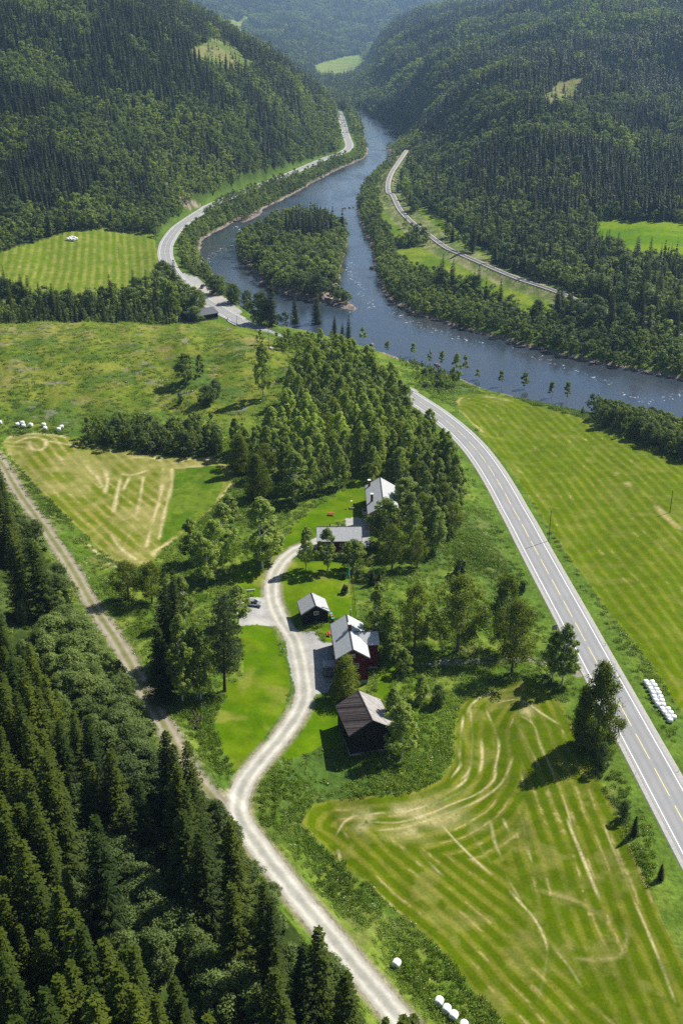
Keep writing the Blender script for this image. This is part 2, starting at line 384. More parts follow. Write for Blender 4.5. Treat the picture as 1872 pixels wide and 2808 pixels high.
east_field = lay([(1042,922),(1052,910),(1078,905),(1120,906),(1180,916),(1250,937),(1330,961),(1400,990),(1480,1025),(1568,1066),(1720,1150),(1760,1400),(1760,1900),(1640,1760),(1568,1640),(1530,1585),(1474,1501),(1444,1461),(1399,1411),(1359,1351),(1314,1291),(1264,1221),(1224,1156),(1184,1096),(1130,1030),(1085,975),(1052,940)])
knoll_field = np.array([at_z(*p, 0) for p in D([(-40,600),(20,586),(80,570),(150,553),(230,545),(300,541),(354,543),(360,575),(366,615),(372,655),(330,690),(200,715),(60,700),(-40,680)])])
right_field = lay([(1358,508),(1400,505),(1480,508),(1568,512),(1750,522),(1750,650),(1600,625),(1520,608),(1450,600),(1400,588),(1372,555)])
meadows = [lay(q) for q in ([(868,455),(890,472),(910,505),(940,533),(935,560),(900,552),(876,520)], [(905,572),(960,566),(1005,572),(1060,600),(1100,622),(1180,655),(1275,688),(1275,745),(1200,730),(1150,712),(1100,688),(1020,652),(950,622),(905,600)], [(935,403),(952,402),(948,440),(975,475),(1040,520),(1080,560),(1150,590),(1120,600),(1050,560),(985,510),(945,470),(932,430)])]
far_fields = [lay(q) for q in ([(716,152),(745,142),(790,130),(830,125),(888,128),(880,143),(850,160),(835,168),(790,178),(728,176)], [(728,181),(790,183),(785,191),(745,191)], [(505,48),(560,38),(572,42),(560,58),(510,60)])]
hill_clear = [lay(q) for q in ([(430,118),(470,100),(520,95),(545,110),(560,135),(600,150),(560,165),(500,160),(450,140)], [(1280,190),(1340,170),(1330,210),(1250,260),(1240,230)])]
lawns = [lay(q) for q in (
 [(640,1330),(655,1300),(690,1280),(800,1290),(812,1340),(818,1400),(812,1440),(770,1420),(700,1440),(672,1415),(648,1370)],
 [(548,1440),(600,1432),(625,1440),(640,1480),(662,1540),(666,1580),(650,1630),(610,1690),(570,1735),(540,1775),(505,1710),(490,1650),(520,1605),(500,1570),(560,1560),(560,1500)],
 [(655,1268),(640,1255),(690,1190),(760,1145),(830,1095),(852,1100),(850,1140),(846,1195),(800,1192),(760,1205),(730,1212),(722,1250),(690,1252)],
 [(545,1355),(520,1335),(575,1290),(625,1262),(655,1268),(632,1300),(615,1365),(590,1372)],
 [(862,1600),(866,1560),(900,1500),(912,1535),(895,1590),(870,1620),(840,1600)],
 [(640,1740),(690,1690),(730,1615),(775,1590),(785,1620),(790,1700),(760,1720),(740,1710),(700,1735),(660,1745)],
 [(748,1432),(800,1425),(800,1470),(760,1480),(735,1450)])]
yard = [lay(q) for q in ([(562,1372),(600,1372),(640,1365),(650,1420),(625,1440),(590,1434),(548,1438),(545,1410),(555,1385)],
 [(660,1425),(672,1452),(722,1450),(742,1478),(765,1480),(768,1560),(755,1590),(720,1600),(700,1640),(670,1560),(655,1480)],
 [(790,1192),(812,1188),(846,1190),(850,1250),(842,1262),(830,1245),(795,1210)],
 [(690,1248),(730,1232),(735,1250),(700,1262)])]
layby = np.array([at_z(x, y, 0) for x, y in [(496,745),(518,755),(541,759),(562,780),(602,805),(638,832),(666,855),(655,862),(615,846),(575,820),(530,790),(503,765)]])
path = [lay([(920,1535),(1000,1524),(1080,1518),(1160,1516),(1240,1520),(1300,1535),(1330,1550)])]

inF = {}
for nm, pl in (('main', main_field), ('left', left_field), ('east', east_field), ('knoll', knoll_field), ('right', right_field), ('uncut', uncut), ('layby', layby)):
    inF[nm] = inpoly(XG, YG, pl)
col = np.zeros((NV, NU, 3), np.float32)
reg = np.zeros((NV, NU), np.int8)        # 0 ground, 1 main, 2 left, 3 east, 4 knoll field, 5 right field, 6 lawn, 7 gravel
n1 = fbm(XG/6, YG/6, 31, 4); n2 = fbm(XG/25, YG/25, 37, 4); n3 = fbm(XG/1.1, YG/1.1, 41, 3)
def mixc(a, b, t): return a*(1-t[..., None])+b*t[..., None]
c3 = lambda *c: np.array(c, np.float32)
grass = mixc(c3(.066, .120, .012)[None, None], c3(.125, .170, .024)[None, None], sstep(.35, .65, n1))
grass = mixc(grass, c3(.050, .095, .020)[None, None], sstep(.55, .72, n2)*.6)
grass = mixc(grass, c3(.14, .14, .05)[None, None], sstep(.62, .80, fbm(XG/11, YG/11, 55, 4))*.6)
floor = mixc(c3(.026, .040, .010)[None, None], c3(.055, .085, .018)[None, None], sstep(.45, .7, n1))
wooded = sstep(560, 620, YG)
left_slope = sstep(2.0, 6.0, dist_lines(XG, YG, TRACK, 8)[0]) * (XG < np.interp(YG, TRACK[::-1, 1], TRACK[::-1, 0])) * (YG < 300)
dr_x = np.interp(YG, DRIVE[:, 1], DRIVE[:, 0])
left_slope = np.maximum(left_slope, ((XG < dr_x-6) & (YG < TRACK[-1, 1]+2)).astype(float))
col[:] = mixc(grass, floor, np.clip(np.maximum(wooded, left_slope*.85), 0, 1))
# the clearing on the knoll: yellow-green with pinkish dry grass near the crest and grey brash
clearing = lay([(-200,985),(0,985),(180,990),(200,960),(400,945),(520,965),(560,960),(620,935),(650,900),(660,850),(690,800),(620,765),(540,745),(420,738),(300,737),(200,738),(100,742),(0,758),(-200,775)])
inC = inpoly(XG, YG, clearing) | ((YG > 395) & (YG < 470) & (XG < -40) & (ZG > 12))
K_ = Msk(inC)
cg = mixc(c3(.095, .138, .014), c3(.150, .168, .026), sstep(.35, .65, n1[inC]))
cg = mixc(cg, c3(.055, .105, .02), sstep(.5, .7, K_.f(14, 14, 61))*.8)
pink = sstep(.50, .66, K_.f(12, 4, 63))*sstep(20.5, 23, ZG[inC])*.75 + sstep(.66, .8, K_.f(12, 8, 64))*.35
cg = mixc(cg, c3(.27, .19, .105), np.clip(pink, 0, 1))
cg = mixc(cg, c3(.17, .155, .14), sstep(.68, .74, fbm(K_.x/7+40, K_.y/4, 66, 4))*.6)
col[inC] = cg
# steep road banks and verge
vg_ = sstep(14, 6, dR)
col[:] = mixc(col, (c3(.075, .130, .016)*(0.75+.5*n1[..., None])), vg_*.9)
# rock and scree on the left hill above the road
rocks = castl(D([(440,460),(470,470),(440,480),(400,470),(360,440),(380,420),(420,430)]))
rk = inpoly(XG, YG, rocks)*sstep(.42, .55, n1)
col[:] = mixc(col, c3(.26, .205, .175), rk.astype(float))
for q in hill_clear:
    m = inpoly(XG, YG, q); col[m] = mixc(c3(.09, .13, .03), c3(.16, .16, .06), sstep(.4, .6, n2))[m]
for q in meadows:
    m = inpoly(XG, YG, q); col[m] = mixc(c3(.085, .145, .008), c3(.140, .185, .018), sstep(.4, .62, Msk(m).f(14, 14, 71)))
dR3 = dist_lines(XG, YG, RAIL, 13)[0]; m = (dR3 < 12) & (dR3 > 3.3) & (YG > 560)
col[m] = mixc(c3(.09, .13, .03), c3(.20, .20, .09), sstep(.4, .65, n1))[m]
for i, q in enumerate(far_fields):
    m = inpoly(XG, YG, q)
    col[m] = mixc(c3(.13, .19, .035), c3(.19, .22, .06), sstep(.4, .6, Msk(m).f(160, 60, 73)))
# river banks: stones, then bed
bk = (sr < 39) & (bank < 3.2) ; stone = mixc(c3(.12, .095, .085), c3(.24, .19, .16), sstep(.3, .7, n3))
col[bk] = stone[bk]
for q in (bar, bar2, bar3): m = inpoly(XG, YG, q); col[m] = stone[m]
m = isz & (bank < 10); col[m] = stone[m]
m = isz & (bank >= 10); col[m] = floor[m]
col[bank < -0.5] = (.05, .032, .02)

# hay fields: mowing follows the outline, straw lies in broken windrows
def field(nm, poly, rid, width, base, light, straw_amt, maxd, edges=None, seed=0):
    m = inF[nm]; K_ = Msk(m); q = n3[m]
    d, s = dist_lines(K_.x, K_.y, poly if edges is None else edges, maxd, edges is None)
    d = d + (K_.f(12, 12, 80+seed, 2)-.5)*.8
    t = sstep(.30, .70, 0.5+0.5*np.cos(2*np.pi*d/width)); k = K_.f(9, 9, 81+seed, 3)
    c = mixc(c3(*base), c3(*light), np.clip(t*(.25+.6*sstep(.30, .65, k))+.10, 0, 1))
    c = mixc(c, c3(base[0]*.75, base[1]*.9, base[2]*.8), sstep(.55, .75, K_.f(2, 2, 83+seed))*.35)
    ph = np.abs((d/(width)+.5) % 1-.5)*width        # windrows: thin lines present only in stretches
    along = vnoise(s/7.0, np.floor(d/width)*3.7, 85+seed)*.6 + K_.f(2.2, 2.2, 86+seed)*.4
    pres = sstep(.60-straw_amt, .68-straw_amt, along)
    line = sstep(.75, .05, ph+(q-.5)*.7)*(.16+.84*pres)*(.45+.9*(K_.f(.7, .7, 87+seed, 2)-.2))
    c = mixc(c, c3(.36, .29, .13), np.clip(line, 0, 1)*.75)
    c = mixc(c, c3(.26, .225, .075), sstep(.54, .72, K_.f(5, 5, 88+seed, 4))*(.30+straw_amt))
    col[m] = c; reg[m] = rid
field('main', main_field, 1, 2.9, (.060, .097, .000), (.112, .130, .006), -.05, 60)
def smear(lines, width, amt, seed, colour=(.42, .33, .16), cut=.55, anyland=False):
    for i, q in enumerate(lines):
        L = smooth(castl(q), 1.5); x0, y0 = L.min(0)-width*3; x1, y1 = L.max(0)+width*3
        r0, r1 = np.searchsorted(yg, [y0, y1]); sl2 = slice(max(r0-1, 0), r1+1)
        X_ = XG[sl2]; Y_ = YG[sl2]; d, s = dist_lines(X_, Y_, L, width*2.5); m = np.nonzero(d < width*1.7)
        if len(m[0]) == 0: continue
        dd = d[m]; sm = s[m]; k = fbm(X_[m]/.6, Y_[m]/.6, 90+seed+i, 2); e_ = np.hypot(*(L[1:]-L[:-1]).T).sum()
        wv = width*(.55+.9*vnoise(sm/6.0, sm*0+i*3.3, 91+seed)); pr = sstep(.22, .62, vnoise(sm/9.0, sm*0+i*7.1, 92+seed)+cut*0)
        t = np.exp(-(dd+(k-.5)*width*1.1)**2/(wv*wv))*(.12+.88*pr)*sstep(0, 3, sm)*sstep(0, 3, e_-sm)*np.clip(.45+1.3*(k-.32), 0, 1)*amt*((reg[sl2][m] > 0) | anyland)
        v = col[sl2]; v[m] = mixc(v[m], c3(*colour), t)
c8 = lambda l: crop(l, 936, 1700, 1.675)
STR = (.50, .42, .235)
smear([c8(q) for q in (
  [(-20,1040),(10,1150),(60,1210),(145,1300)], [(-30,1000),(10,930),(60,900),(100,895)], [(0,960),(45,990),(40,1010)],
  [(100,900),(200,885),(300,880),(400,845),(480,800),(560,745),(590,700)], [(120,930),(260,930),(400,890),(520,840),(620,800),(690,745),(715,690)],
  [(140,970),(300,950),(420,910),(560,860),(660,810),(740,740),(790,620)], [(220,980),(250,1035)], [(280,885),(360,862),(450,835),(560,785),(640,730)],
  [(640,540),(645,640),(630,720)], [(590,400),(600,560),(585,690),(540,740)], [(495,735),(545,670),(548,640)], [(660,400),(720,560),(705,680),(700,760)], [(560,430),(545,560),(540,650)],
  [(570,450),(600,385),(700,325),(820,318),(840,320)], [(680,375),(790,365),(850,380),(920,430),(1015,490)], [(780,450),(840,540),(870,600),(920,700)],
  [(800,430),(880,480),(910,570),(960,680),(1010,800),(1060,960)], [(820,690),(840,780)], [(735,900),(770,980)], [(660,900),(685,930),(700,1010),(740,1110)],
  [(560,950),(620,1020),(700,1140)], [(740,1140),(770,1200),(830,1300)], [(760,1230),(830,1310),(890,1380),(940,1490),(935,1600),(910,1720),(890,1780)],
  [(800,840),(830,920),(850,1040),(880,1130)], [(1030,900),(1060,980),(1110,1100),(1190,1300)], [(1200,930),(1240,1040),(1300,1180),(1330,1260),(1400,1420),(1480,1620),(1540,1780)],
  [(960,1480),(1000,1540),(1050,1600),(1110,1700)], [(560,1720),(620,1790),(690,1856)], [(450,930),(520,1010),(600,1090),(700,1180)], [(340,1040),(400,1110),(480,1190)])], .28, 1.0, 0, STR)
smear([c8(q) for q in ([(20,905),(100,890),(130,900),(60,990)], [(200,870),(320,875),(460,825),(600,760)], [(300,900),(420,925),(500,905),(620,850)], [(800,400),(860,420),(840,460)], [(545,940),(600,930),(640,985)], [(150,990),(260,980),(380,960)])], 1.9, .7, 40, STR)
smear([c8(q) for q in ([(800,1220),(940,1250),(1100,1300),(1200,1380),(1230,1440),(1180,1500),(1060,1500),(960,1460)], [(1040,1550),(1160,1560),(1280,1540),(1310,1450),(1290,1380)])], .5, .4, 120)
# left field: stripes bend along its lower-left side, straw heavier
field('left', left_field, 2, 3.4, (.090, .128, .003), (.185, .180, .036), .06, 70, edges=left_field[-6:], seed=7)
mm = inF['left']; col[mm] = mixc(col[mm], c3(.26, .235, .085), sstep(.35, .7, Msk(mm).f(9, 9, 99))*.55)
mu = inF['uncut']; col[mu] = mixc(mixc(c3(.060, .118, .004), c3(.100, .150, .012), sstep(.4, .6, n1)), c3(.05, .09, .01), sstep(.5, .7, n3)*.5)[mu]
c5 = lambda l: crop(l, 0, 1100, 1.675)
smear([c5(q) for q in ([(15,190),(60,160),(160,150),(330,170)], [(40,250),(60,200),(120,170),(200,165)], [(100,190),(110,180)], [(590,258),(720,265),(790,300),(900,300),(950,300)], [(790,290),(850,270),(920,265),(1010,270),(1070,290)],
  [(920,268),(980,275),(1040,310),(1070,360),(1040,410),(990,470)], [(790,300),(790,380),(760,500),(730,640)], [(750,300),(740,420),(700,560),(670,680)], [(660,340),(640,470),(600,600),(560,700)],
  [(560,330),(540,420),(520,520)], [(480,310),(495,365),(480,430)], [(340,230),(400,300),(440,350)], [(230,230),(280,260),(290,280)], [(440,330),(470,390),(500,420)], [(600,340),(560,420)], [(520,320),(600,340),(700,310)],
  [(830,610),(760,660),(710,690),(705,720)], [(480,740),(540,760),(640,745),(655,725)], [(500,600),(560,680),(640,740)], [(370,620),(450,700),(520,720)], [(130,180),(150,220),(200,220),(210,180),(160,165)], [(200,180),(380,215)])], .6, 1.0, 60, STR, anyland=True)
# east field: rows run with the road, quieter
edge_e = east_field[10:]
field('east', east_field, 3, 3.6, (.070, .112, .000), (.108, .138, .004), -.14, 130, edges=east_field[-12:], seed=13)
smear([crop(q, 936, 1100, 1.675) for q in ([(1300,365),(1340,400),(1420,440),(1460,500),(1510,550),(1568,600)], [(795,312),(840,335)], [(800,305),(830,315)], [(1250,320),(1280,340)])], 1.0, .9, 85, cut=.4)
smear([crop(q, 936, 500, 1.675) for q in ([(560,985),(535,1010),(570,1080),(640,1140),(660,1180)], [(640,985),(720,990),(780,1010)], [(570,980),(620,1000)])], 1.0, .8, 88, cut=.42)
field('knoll', knoll_field, 4, 5.0, (.085, .140, .004), (.175, .195, .030), -.1, 160, edges=np.array([at_z(*p, 0) for p in D([(354,543),(366,615),(372,655)])]), seed=19)
m = inF['right']; reg[m] = 5
col[m] = mixc(c3(.080, .160, .002), c3(.130, .200, .004), sstep(.4, .6, Msk(m).f(60, 18, 101)))
for q in lawns:
    m = inpoly(XG, YG, q) & (reg == 0); reg[m] = 6
    K_ = Msk(m); col[m] = mixc(mixc(c3(.062, .125, .000), c3(.092, .148, .002), sstep(.35, .65, K_.f(5, 5, 103))), c3(.17, .18, .03), sstep(.62, .78, K_.f(7, 7, 104))*.7)
gr = mixc(c3(.30, .295, .285), c3(.38, .37, .34), sstep(.35, .65, n1))
for q in yard:
    m = inpoly(XG+(n3-.5)*1.0, YG+(n1-.5)*1.5, q); reg[m] = 7; col[m] = gr[m]
m = inF['layby']; reg[m] = 7; col[m] = mixc(c3(.36, .33, .29), c3(.30, .30, .29), sstep(.4, .6, n2))[m]
dP, _ = dist_lines(XG, YG, smooth(path[0], 2), 3); m = (dP+(n3-.5)*.8 < 1.1) & (reg == 0); col[m] = (.2, .19, .15)
# drive and track: pale wheel lines, greyer or grassy middle
def wheels(d, half, rid, mid, wheel, edge, fringe):
    dn = d+(n3-.5)*.35
    m = dn < half
    lane = np.exp(-((dn-half*.52)/(half*.25))**2)
    c = mixc(mixc(c3(*edge), c3(*mid), sstep(half*.95, half*.2, dn)), c3(*wheel), np.clip(lane*(.8+.3*(n1-.3)), 0, 1))
    col[m] = c[m]; reg[m] = rid
    f = (dn >= half) & (dn < half+fringe) & (reg != 7)
    col[f] = mixc(col, c3(.24, .215, .15), sstep(half+fringe, half, dn)*sstep(.35, .6, n1+.1))[f]
wheels(dT, 1.9, 7, (.15, .155, .06), (.31, .27, .215), (.22, .20, .14), 1.6)
wheels(dD, 2.05, 7, (.295, .29, .25), (.49, .47, .41), (.31, .295, .25), 1.4)

# ------------------------------------------------------------------ ground objects
co = np.stack([XG, YG, ZG], -1).reshape(-1, 3); cl = col.reshape(-1, 3)
quad_reg = np.maximum.reduce([reg[:-1, :-1], reg[1:, :-1], reg[:-1, 1:], reg[1:, 1:]])
quad_reg = reg[:-1, :-1]
I = np.arange(NV*NU).reshape(NV, NU)
quads = np.stack([I[:-1, :-1], I[:-1, 1:], I[1:, 1:], I[1:, :-1]], -1)
def sheet(name, rid, m, label, cat='ground'):
    sel = quad_reg == rid
    f = quads[sel]; ids, inv = np.unique(f.ravel(), return_inverse=True)
    o = mesh_np(name, co[ids], inv.reshape(-1, 4), m, smoothed=True)
    a = o.data.color_attributes.new('land', 'FLOAT_COLOR', 'POINT')
    a.data.foreach_set('color', np.concatenate([cl[ids], np.ones((len(ids), 1), np.float32)], 1).ravel().astype(np.float32))
    return tag(o, label, cat, kind='structure')
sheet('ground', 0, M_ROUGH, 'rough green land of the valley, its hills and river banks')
sheet('hay_field', 1, M_FIELD, 'mown hay field with curved straw lines between driveway and highway')
sheet('hay_field', 2, M_FIELD, 'yellowish cut hay field with a green uncut corner beside the gravel track')
sheet('hay_field', 3, M_FIELD, 'long striped green field between highway and river')
sheet('hay_field', 4, M_FIELD, 'striped field inside the far bend of the highway')
sheet('hay_field', 5, M_FIELD, 'bright green field in the forest beyond the railway')
sheet('lawn', 6, M_LAWN, 'bright mown lawns around the farm houses')
sheet('gravel_road', 7, M_GRAVEL, 'pale gravel driveway, track and yards of the farm')

# river surface
def flat_mesh(name, poly, z, m):
    import bmesh
    bm = bmesh.new(); vs = [bm.verts.new((x, y, z)) for x, y in poly]; bm.faces.new(vs)
    bmesh.ops.triangulate(bm, faces=bm.faces[:]); me = bpy.data.meshes.new(name); bm.to_mesh(me); bm.free()
    for p in me.polygons:
        if p.normal.z < 0: me.flip_normals(); break
    me.materials.append(m); o = bpy.data.objects.new(name, me); COL.objects.link(o); return o
mW, nt, b = mat('river_water', 0.12, 0.5)
b.inputs['IOR'].default_value = 1.6
rap = N_(nt, 'ShaderNodeAttribute', attribute_name='rapid')
foam_n = noise(nt, 0.42, 6, 0.75, sc=(1.0, .8, 1), dist=.5)
fr = N_(nt, 'ShaderNodeMath', operation='MULTIPLY_ADD'); nt.links.new(rap.outputs['Fac'], fr.inputs[0]); fr.inputs[1].default_value = 0.27; nt.links.new(foam_n, fr.inputs[2])
fm = ramp(nt, fr.outputs[0], [(0.84, 0.0), (0.93, .85)])
bedc = ramp(nt, noise(nt, 0.02, 4, .6), [(.35, (.024, .038, .060)), (.7, (.040, .044, .052))])
mx = N_(nt, 'ShaderNodeMix', data_type='RGBA'); nt.links.new(fm, mx.inputs[0]); nt.links.new(bedc, mx.inputs[6]); mx.inputs[7].default_value = (.75, .78, .8, 1)
nt.links.new(mx.outputs[2], b.inputs['Base Color'])
rr = N_(nt, 'ShaderNodeMix', data_type='FLOAT'); nt.links.new(fm, rr.inputs[0]); rr.inputs[2].default_value = .10; nt.links.new(ramp(nt, noise(nt, .035, 3, .6, sc=(1, .35, 1), dist=1.0), [(.38, .03), (.62, .24)]), rr.inputs[2]); rr.inputs[3].default_value = .8
nt.links.new(rr.outputs[0], b.inputs['Roughness'])
hh = N_(nt, 'ShaderNodeMath', operation='ADD'); nt.links.new(noise(nt, 0.5, 5, .65, sc=(1, .6, 1), dist=.6), hh.inputs[0])
h2 = N_(nt, 'ShaderNodeMath', operation='MULTIPLY'); nt.links.new(noise(nt, 1.7, 3, .6), h2.inputs[0]); h2.inputs[1].default_value = .35
nt.links.new(h2.outputs[0], hh.inputs[1]); bump(nt, b, hh.outputs[0], .22, .35)
ri = bank < 8
f = quads[ri[:-1, :-1] & ri[1:, 1:] & ((YG < 3000)[:-1, :-1])][:]
ids, inv = np.unique(f.ravel(), return_inverse=True)
RV = co[ids].copy(); RV[:, 2] = WZ
water = tag(mesh_np('river', RV, inv.reshape(-1, 4), mW, smoothed=True), 'dark blue river winding through the valley', 'river', kind='structure')
rp = np.zeros(len(ids), np.float32)
for q, rad in (([(620,545),(560,560),(500,575),(480,600)], 12), ([(540,520),(580,540),(600,550)], 10), ([(780,478),(815,482)], 5), ([(830,365),(845,352),(880,340)], 14), ([(800,590),(810,640),(850,700)], 10),
               ([(950,740),(1000,760),(1040,770),(1100,790)], 12), ([(800,715),(880,700),(930,730)], 9), ([(1180,800),(1260,830),(1400,880)], 8), ([(1420,900),(1500,925),(1568,900)], 9)):
    L = np.array([at_z(x, y, WZ) for x, y in D(q)]); d, _ = dist_lines(RV[:, 0], RV[:, 1], L, rad*2.0)
    rp = np.maximum(rp, sstep(rad*1.6, 0, d))
a = water.data.attributes.new('rapid', 'FLOAT', 'POINT'); a.data.foreach_set('value', rp.astype(np.float32))

# ribbons
def offs(line, o):
    t = np.gradient(line[:, :2], axis=0); t /= np.hypot(t[:, 0], t[:, 1])[:, None]
    return line[:, :2]+np.stack([-t[:, 1], t[:, 0]], 1)*o
def ribbon(name, line, zl, a, b_, dz, m, label=None, i0=None, i1=None, parent=None, th=0.0, kind='structure'):
    l = line[i0:i1] if i0 is not None else line; z = (zl[i0:i1] if i0 is not None else zl)+dz
    A_ = offs(l, a); B_ = offs(l, b_); n = len(l)
    rows = [np.column_stack([A_, z]), np.column_stack([B_, z])]
    if th: rows = [np.column_stack([offs(l, a-.3), z-th])]+rows+[np.column_stack([offs(l, b_+.3), z-th])]
    V = np.concatenate(rows); F = []
    for k in range(len(rows)-1):
        i = np.arange(n-1); F.append(np.stack([k*n+i, (k+1)*n+i, (k+1)*n+i+1, k*n+i+1], 1)[:, ::-1])
    o = mesh_np(name, V, np.concatenate(F), m, parent=parent)
    if label: tag(o, label, 'road', kind=kind)
    return o
M_ASPH, nt, b = mat('asphalt', .85, .25)
tc = N_(nt, 'ShaderNodeTexCoord')
wa = N_(nt, 'ShaderNodeAttribute', attribute_name='wear')
nt.links.new(mul(nt, mul(nt, ramp(nt, noise(nt, .12, 4, .6), [(.3, (.235, .238, .245)), (.7, (.275, .275, .278))]), ramp(nt, noise(nt, 3.5, 4, .7), [(.3, .88), (.7, 1.08)])), ramp(nt, wa.outputs['Fac'], [(0, 1.05), (1, .86)])), b.inputs['Base Color'])
M_SHO = plain('road_shoulder_gravel', (.34, .33, .31), .95, .1, .22, 1.5)
M_WHITE = plain('road_paint_white', (.82, .82, .80), .6, .3, .1, 2)
M_YEL = plain('road_paint_yellow', (.80, .66, .22), .6, .3, .1, 2)
ribbon('road_shoulder', ROAD, rz, -4.9, 4.9, 0.0, M_SHO, 'pale gravel shoulder under the highway edges', th=.25)
V = []; Wv = []; F = []; oo = [-3.95, -3.1, -2.55, -2.0, -1.35, -.8, 0, .8, 1.35, 2.0, 2.55, 3.1, 3.95]; ww_ = [0, .3, 1, .3, .3, 1, .1, 1, .3, .3, 1, .3, 0]; n = len(ROAD)
for o_, w_ in zip(oo, ww_): V.append(np.column_stack([offs(ROAD, o_), rz+.03])); Wv.append(np.full(n, w_))
for k in range(len(oo)-1): i = np.arange(n-1); F.append(np.stack([k*n+i+1, (k+1)*n+i+1, (k+1)*n+i, k*n+i], 1)[:, ::-1])
o = tag(mesh_np('road', np.concatenate(V), np.concatenate(F)[:, ::-1], M_ASPH), 'grey two lane highway curving through the valley', 'road', kind='structure')
o.data.attributes.new('wear', 'FLOAT', 'POINT').data.foreach_set('value', np.concatenate(Wv).astype(np.float32))
for sgn in (-1, 1): ribbon('edge_line', ROAD, rz, sgn*3.32-.08, sgn*3.32+.08, 0.045, M_WHITE, 'continuous white edge line on the %s side of the highway' % ('river' if sgn > 0 else 'farm'))
s0 = np.concatenate([[0], np.cumsum(np.hypot(*(ROAD[1:]-ROAD[:-1]).T))])
k0 = np.argmin(np.hypot(*(ROAD-road_near[4]).T)); V = []; F = []
s = s0[k0]-12*math.floor(s0[k0]/12)
while s+9 < s0[-1]:
    sp = np.linspace(s, s+9, 6); seg = np.stack([np.interp(sp, s0, ROAD[:, 0]), np.interp(sp, s0, ROAD[:, 1])], 1)
    A_ = offs(seg, -.065); B_ = offs(seg, .065); n0 = len(V)
    for i in range(6): V += [(A_[i, 0], A_[i, 1], .045), (B_[i, 0], B_[i, 1], .045)]
    for i in range(5): F.append((n0+2*i, n0+2*i+2, n0+2*i+3, n0+2*i+1))
    s += 12
tag(mesh_np('centre_line', V, np.array(F), M_YEL), 'broken yellow centre line of the highway', 'road', kind='structure')
M_BAL = plain('railway_ballast', (.36, .335, .32), .95, .1, .25, 1.2)
zr_ = np.full(len(RAIL), 1.0)
ribbon('railway_bed', RAIL, zr_, -2.2, 2.2, .35, M_BAL, 'grey stone bed of the railway on the far bank', th=.7)
M_RAIL = plain('rail_steel', (.22, .19, .17), .45, .5, .1, 2, metal=.6)
M_SLP = plain('concrete_sleeper', (.33, .32, .30), .8, .2, .15, 3)
for sg in (-1, 1): ribbon('rail', RAIL, zr_, sg*.72-.06, sg*.72+.06, .62, M_RAIL, 'steel rail of the single railway track, %s side' % ('river' if sg > 0 else 'forest'), th=.14)
V = []; F = []; sl_ = np.concatenate([[0], np.cumsum(np.hypot(*(RAIL[1:]-RAIL[:-1]).T))])
for s in np.arange(0, sl_[-1]-1, 1.3):
    x, y = np.interp(s, sl_, RAIL[:, 0]), np.interp(s, sl_, RAIL[:, 1]); x2, y2 = np.interp(s+.3, sl_, RAIL[:, 0]), np.interp(s+.3, sl_, RAIL[:, 1])
    t = np.array([x2-x, y2-y]); t /= np.hypot(*t); nn = np.array([-t[1], t[0]]); n0 = len(V)
    for a, c in ((-1.25, -.14), (1.25, -.14), (1.25, .14), (-1.25, .14)):
        p = np.array([x, y])+nn*a+t*c; V.append((p[0], p[1], 1.46))
    F.append((n0, n0+1, n0+2, n0+3))
tag(mesh_np('railway_sleepers', V, np.array(F), M_SLP), 'row of grey sleepers across the railway bed', 'railway', kind='stuff')
# ------------------------------------------------------------------ vegetation
def leaf_mat(name, dark, light, trans=0.3, rough=0.7, spec=.08):
    m = bpy.data.materials.new(name); m.use_nodes = True; nt = m.node_tree; nt.nodes.clear()
    oi = N_(nt, 'ShaderNodeObjectInfo'); out = N_(nt, 'ShaderNodeOutputMaterial')
    n = noise(nt, 0.9, 2, .6)
    ad = N_(nt, 'ShaderNodeMath', operation='MULTIPLY_ADD'); nt.links.new(oi.outputs['Random'], ad.inputs[0]); ad.inputs[1].default_value = .62
    ad2 = N_(nt, 'ShaderNodeMath', operation='MULTIPLY_ADD'); nt.links.new(n, ad2.inputs[0]); ad2.inputs[1].default_value = .5; ad2.inputs[2].default_value = -.06
    nt.links.new(ad2.outputs[0], ad.inputs[2])
    c = ramp(nt, ad.outputs[0], [(0.1, dark), (0.9, light)])
    ge = N_(nt, 'ShaderNodeNewGeometry'); wn = N_(nt, 'ShaderNodeTexNoise'); wn.inputs['Scale'].default_value = .014; wn.inputs['Detail'].default_value = 4; nt.links.new(ge.outputs['Position'], wn.inputs[0])
    c = mul(nt, c, ramp(nt, wn.outputs[0], [(.34, (.62, .66, .70)), (.66, (1.45, 1.38, 1.2))]))      # stands differ in age and freshness
    d = N_(nt, 'ShaderNodeBsdfPrincipled'); d.inputs['Roughness'].default_value = rough; d.inputs['Specular IOR Level'].default_value = spec
    t = N_(nt, 'ShaderNodeBsdfTranslucent')
    nt.links.new(c, d.inputs['Base Color'])
    tc_ = mul(nt, c, (1.25, 1.35, .6)); nt.links.new(tc_, t.inputs[0])
    mx = N_(nt, 'ShaderNodeMixShader'); mx.inputs[0].default_value = trans
    nt.links.new(d.outputs[0], mx.inputs[1]); nt.links.new(t.outputs[0], mx.inputs[2]); nt.links.new(mx.outputs[0], out.inputs[0])
    return m
M_SPR = leaf_mat('spruce_needles', (.014, .030, .004), (.062, .084, .007), .15, .6)
M_BIR = leaf_mat('birch_leaves', (.165, .225, .045), (.290, .365, .095), .48, .55)
M_ALD = leaf_mat('alder_leaves', (.080, .122, .032), (.160, .215, .068), .32, .5)
M_OAK = leaf_mat('broad_leaves', (.095, .130, .014), (.180, .220, .030), .42, .55)
M_FARS = leaf_mat('hill_needles', (.010, .024, .006), (.048, .068, .012), .1, .6)
M_FARL = leaf_mat('hill_leaves', (.105, .155, .030), (.225, .285, .065), .32, .55)
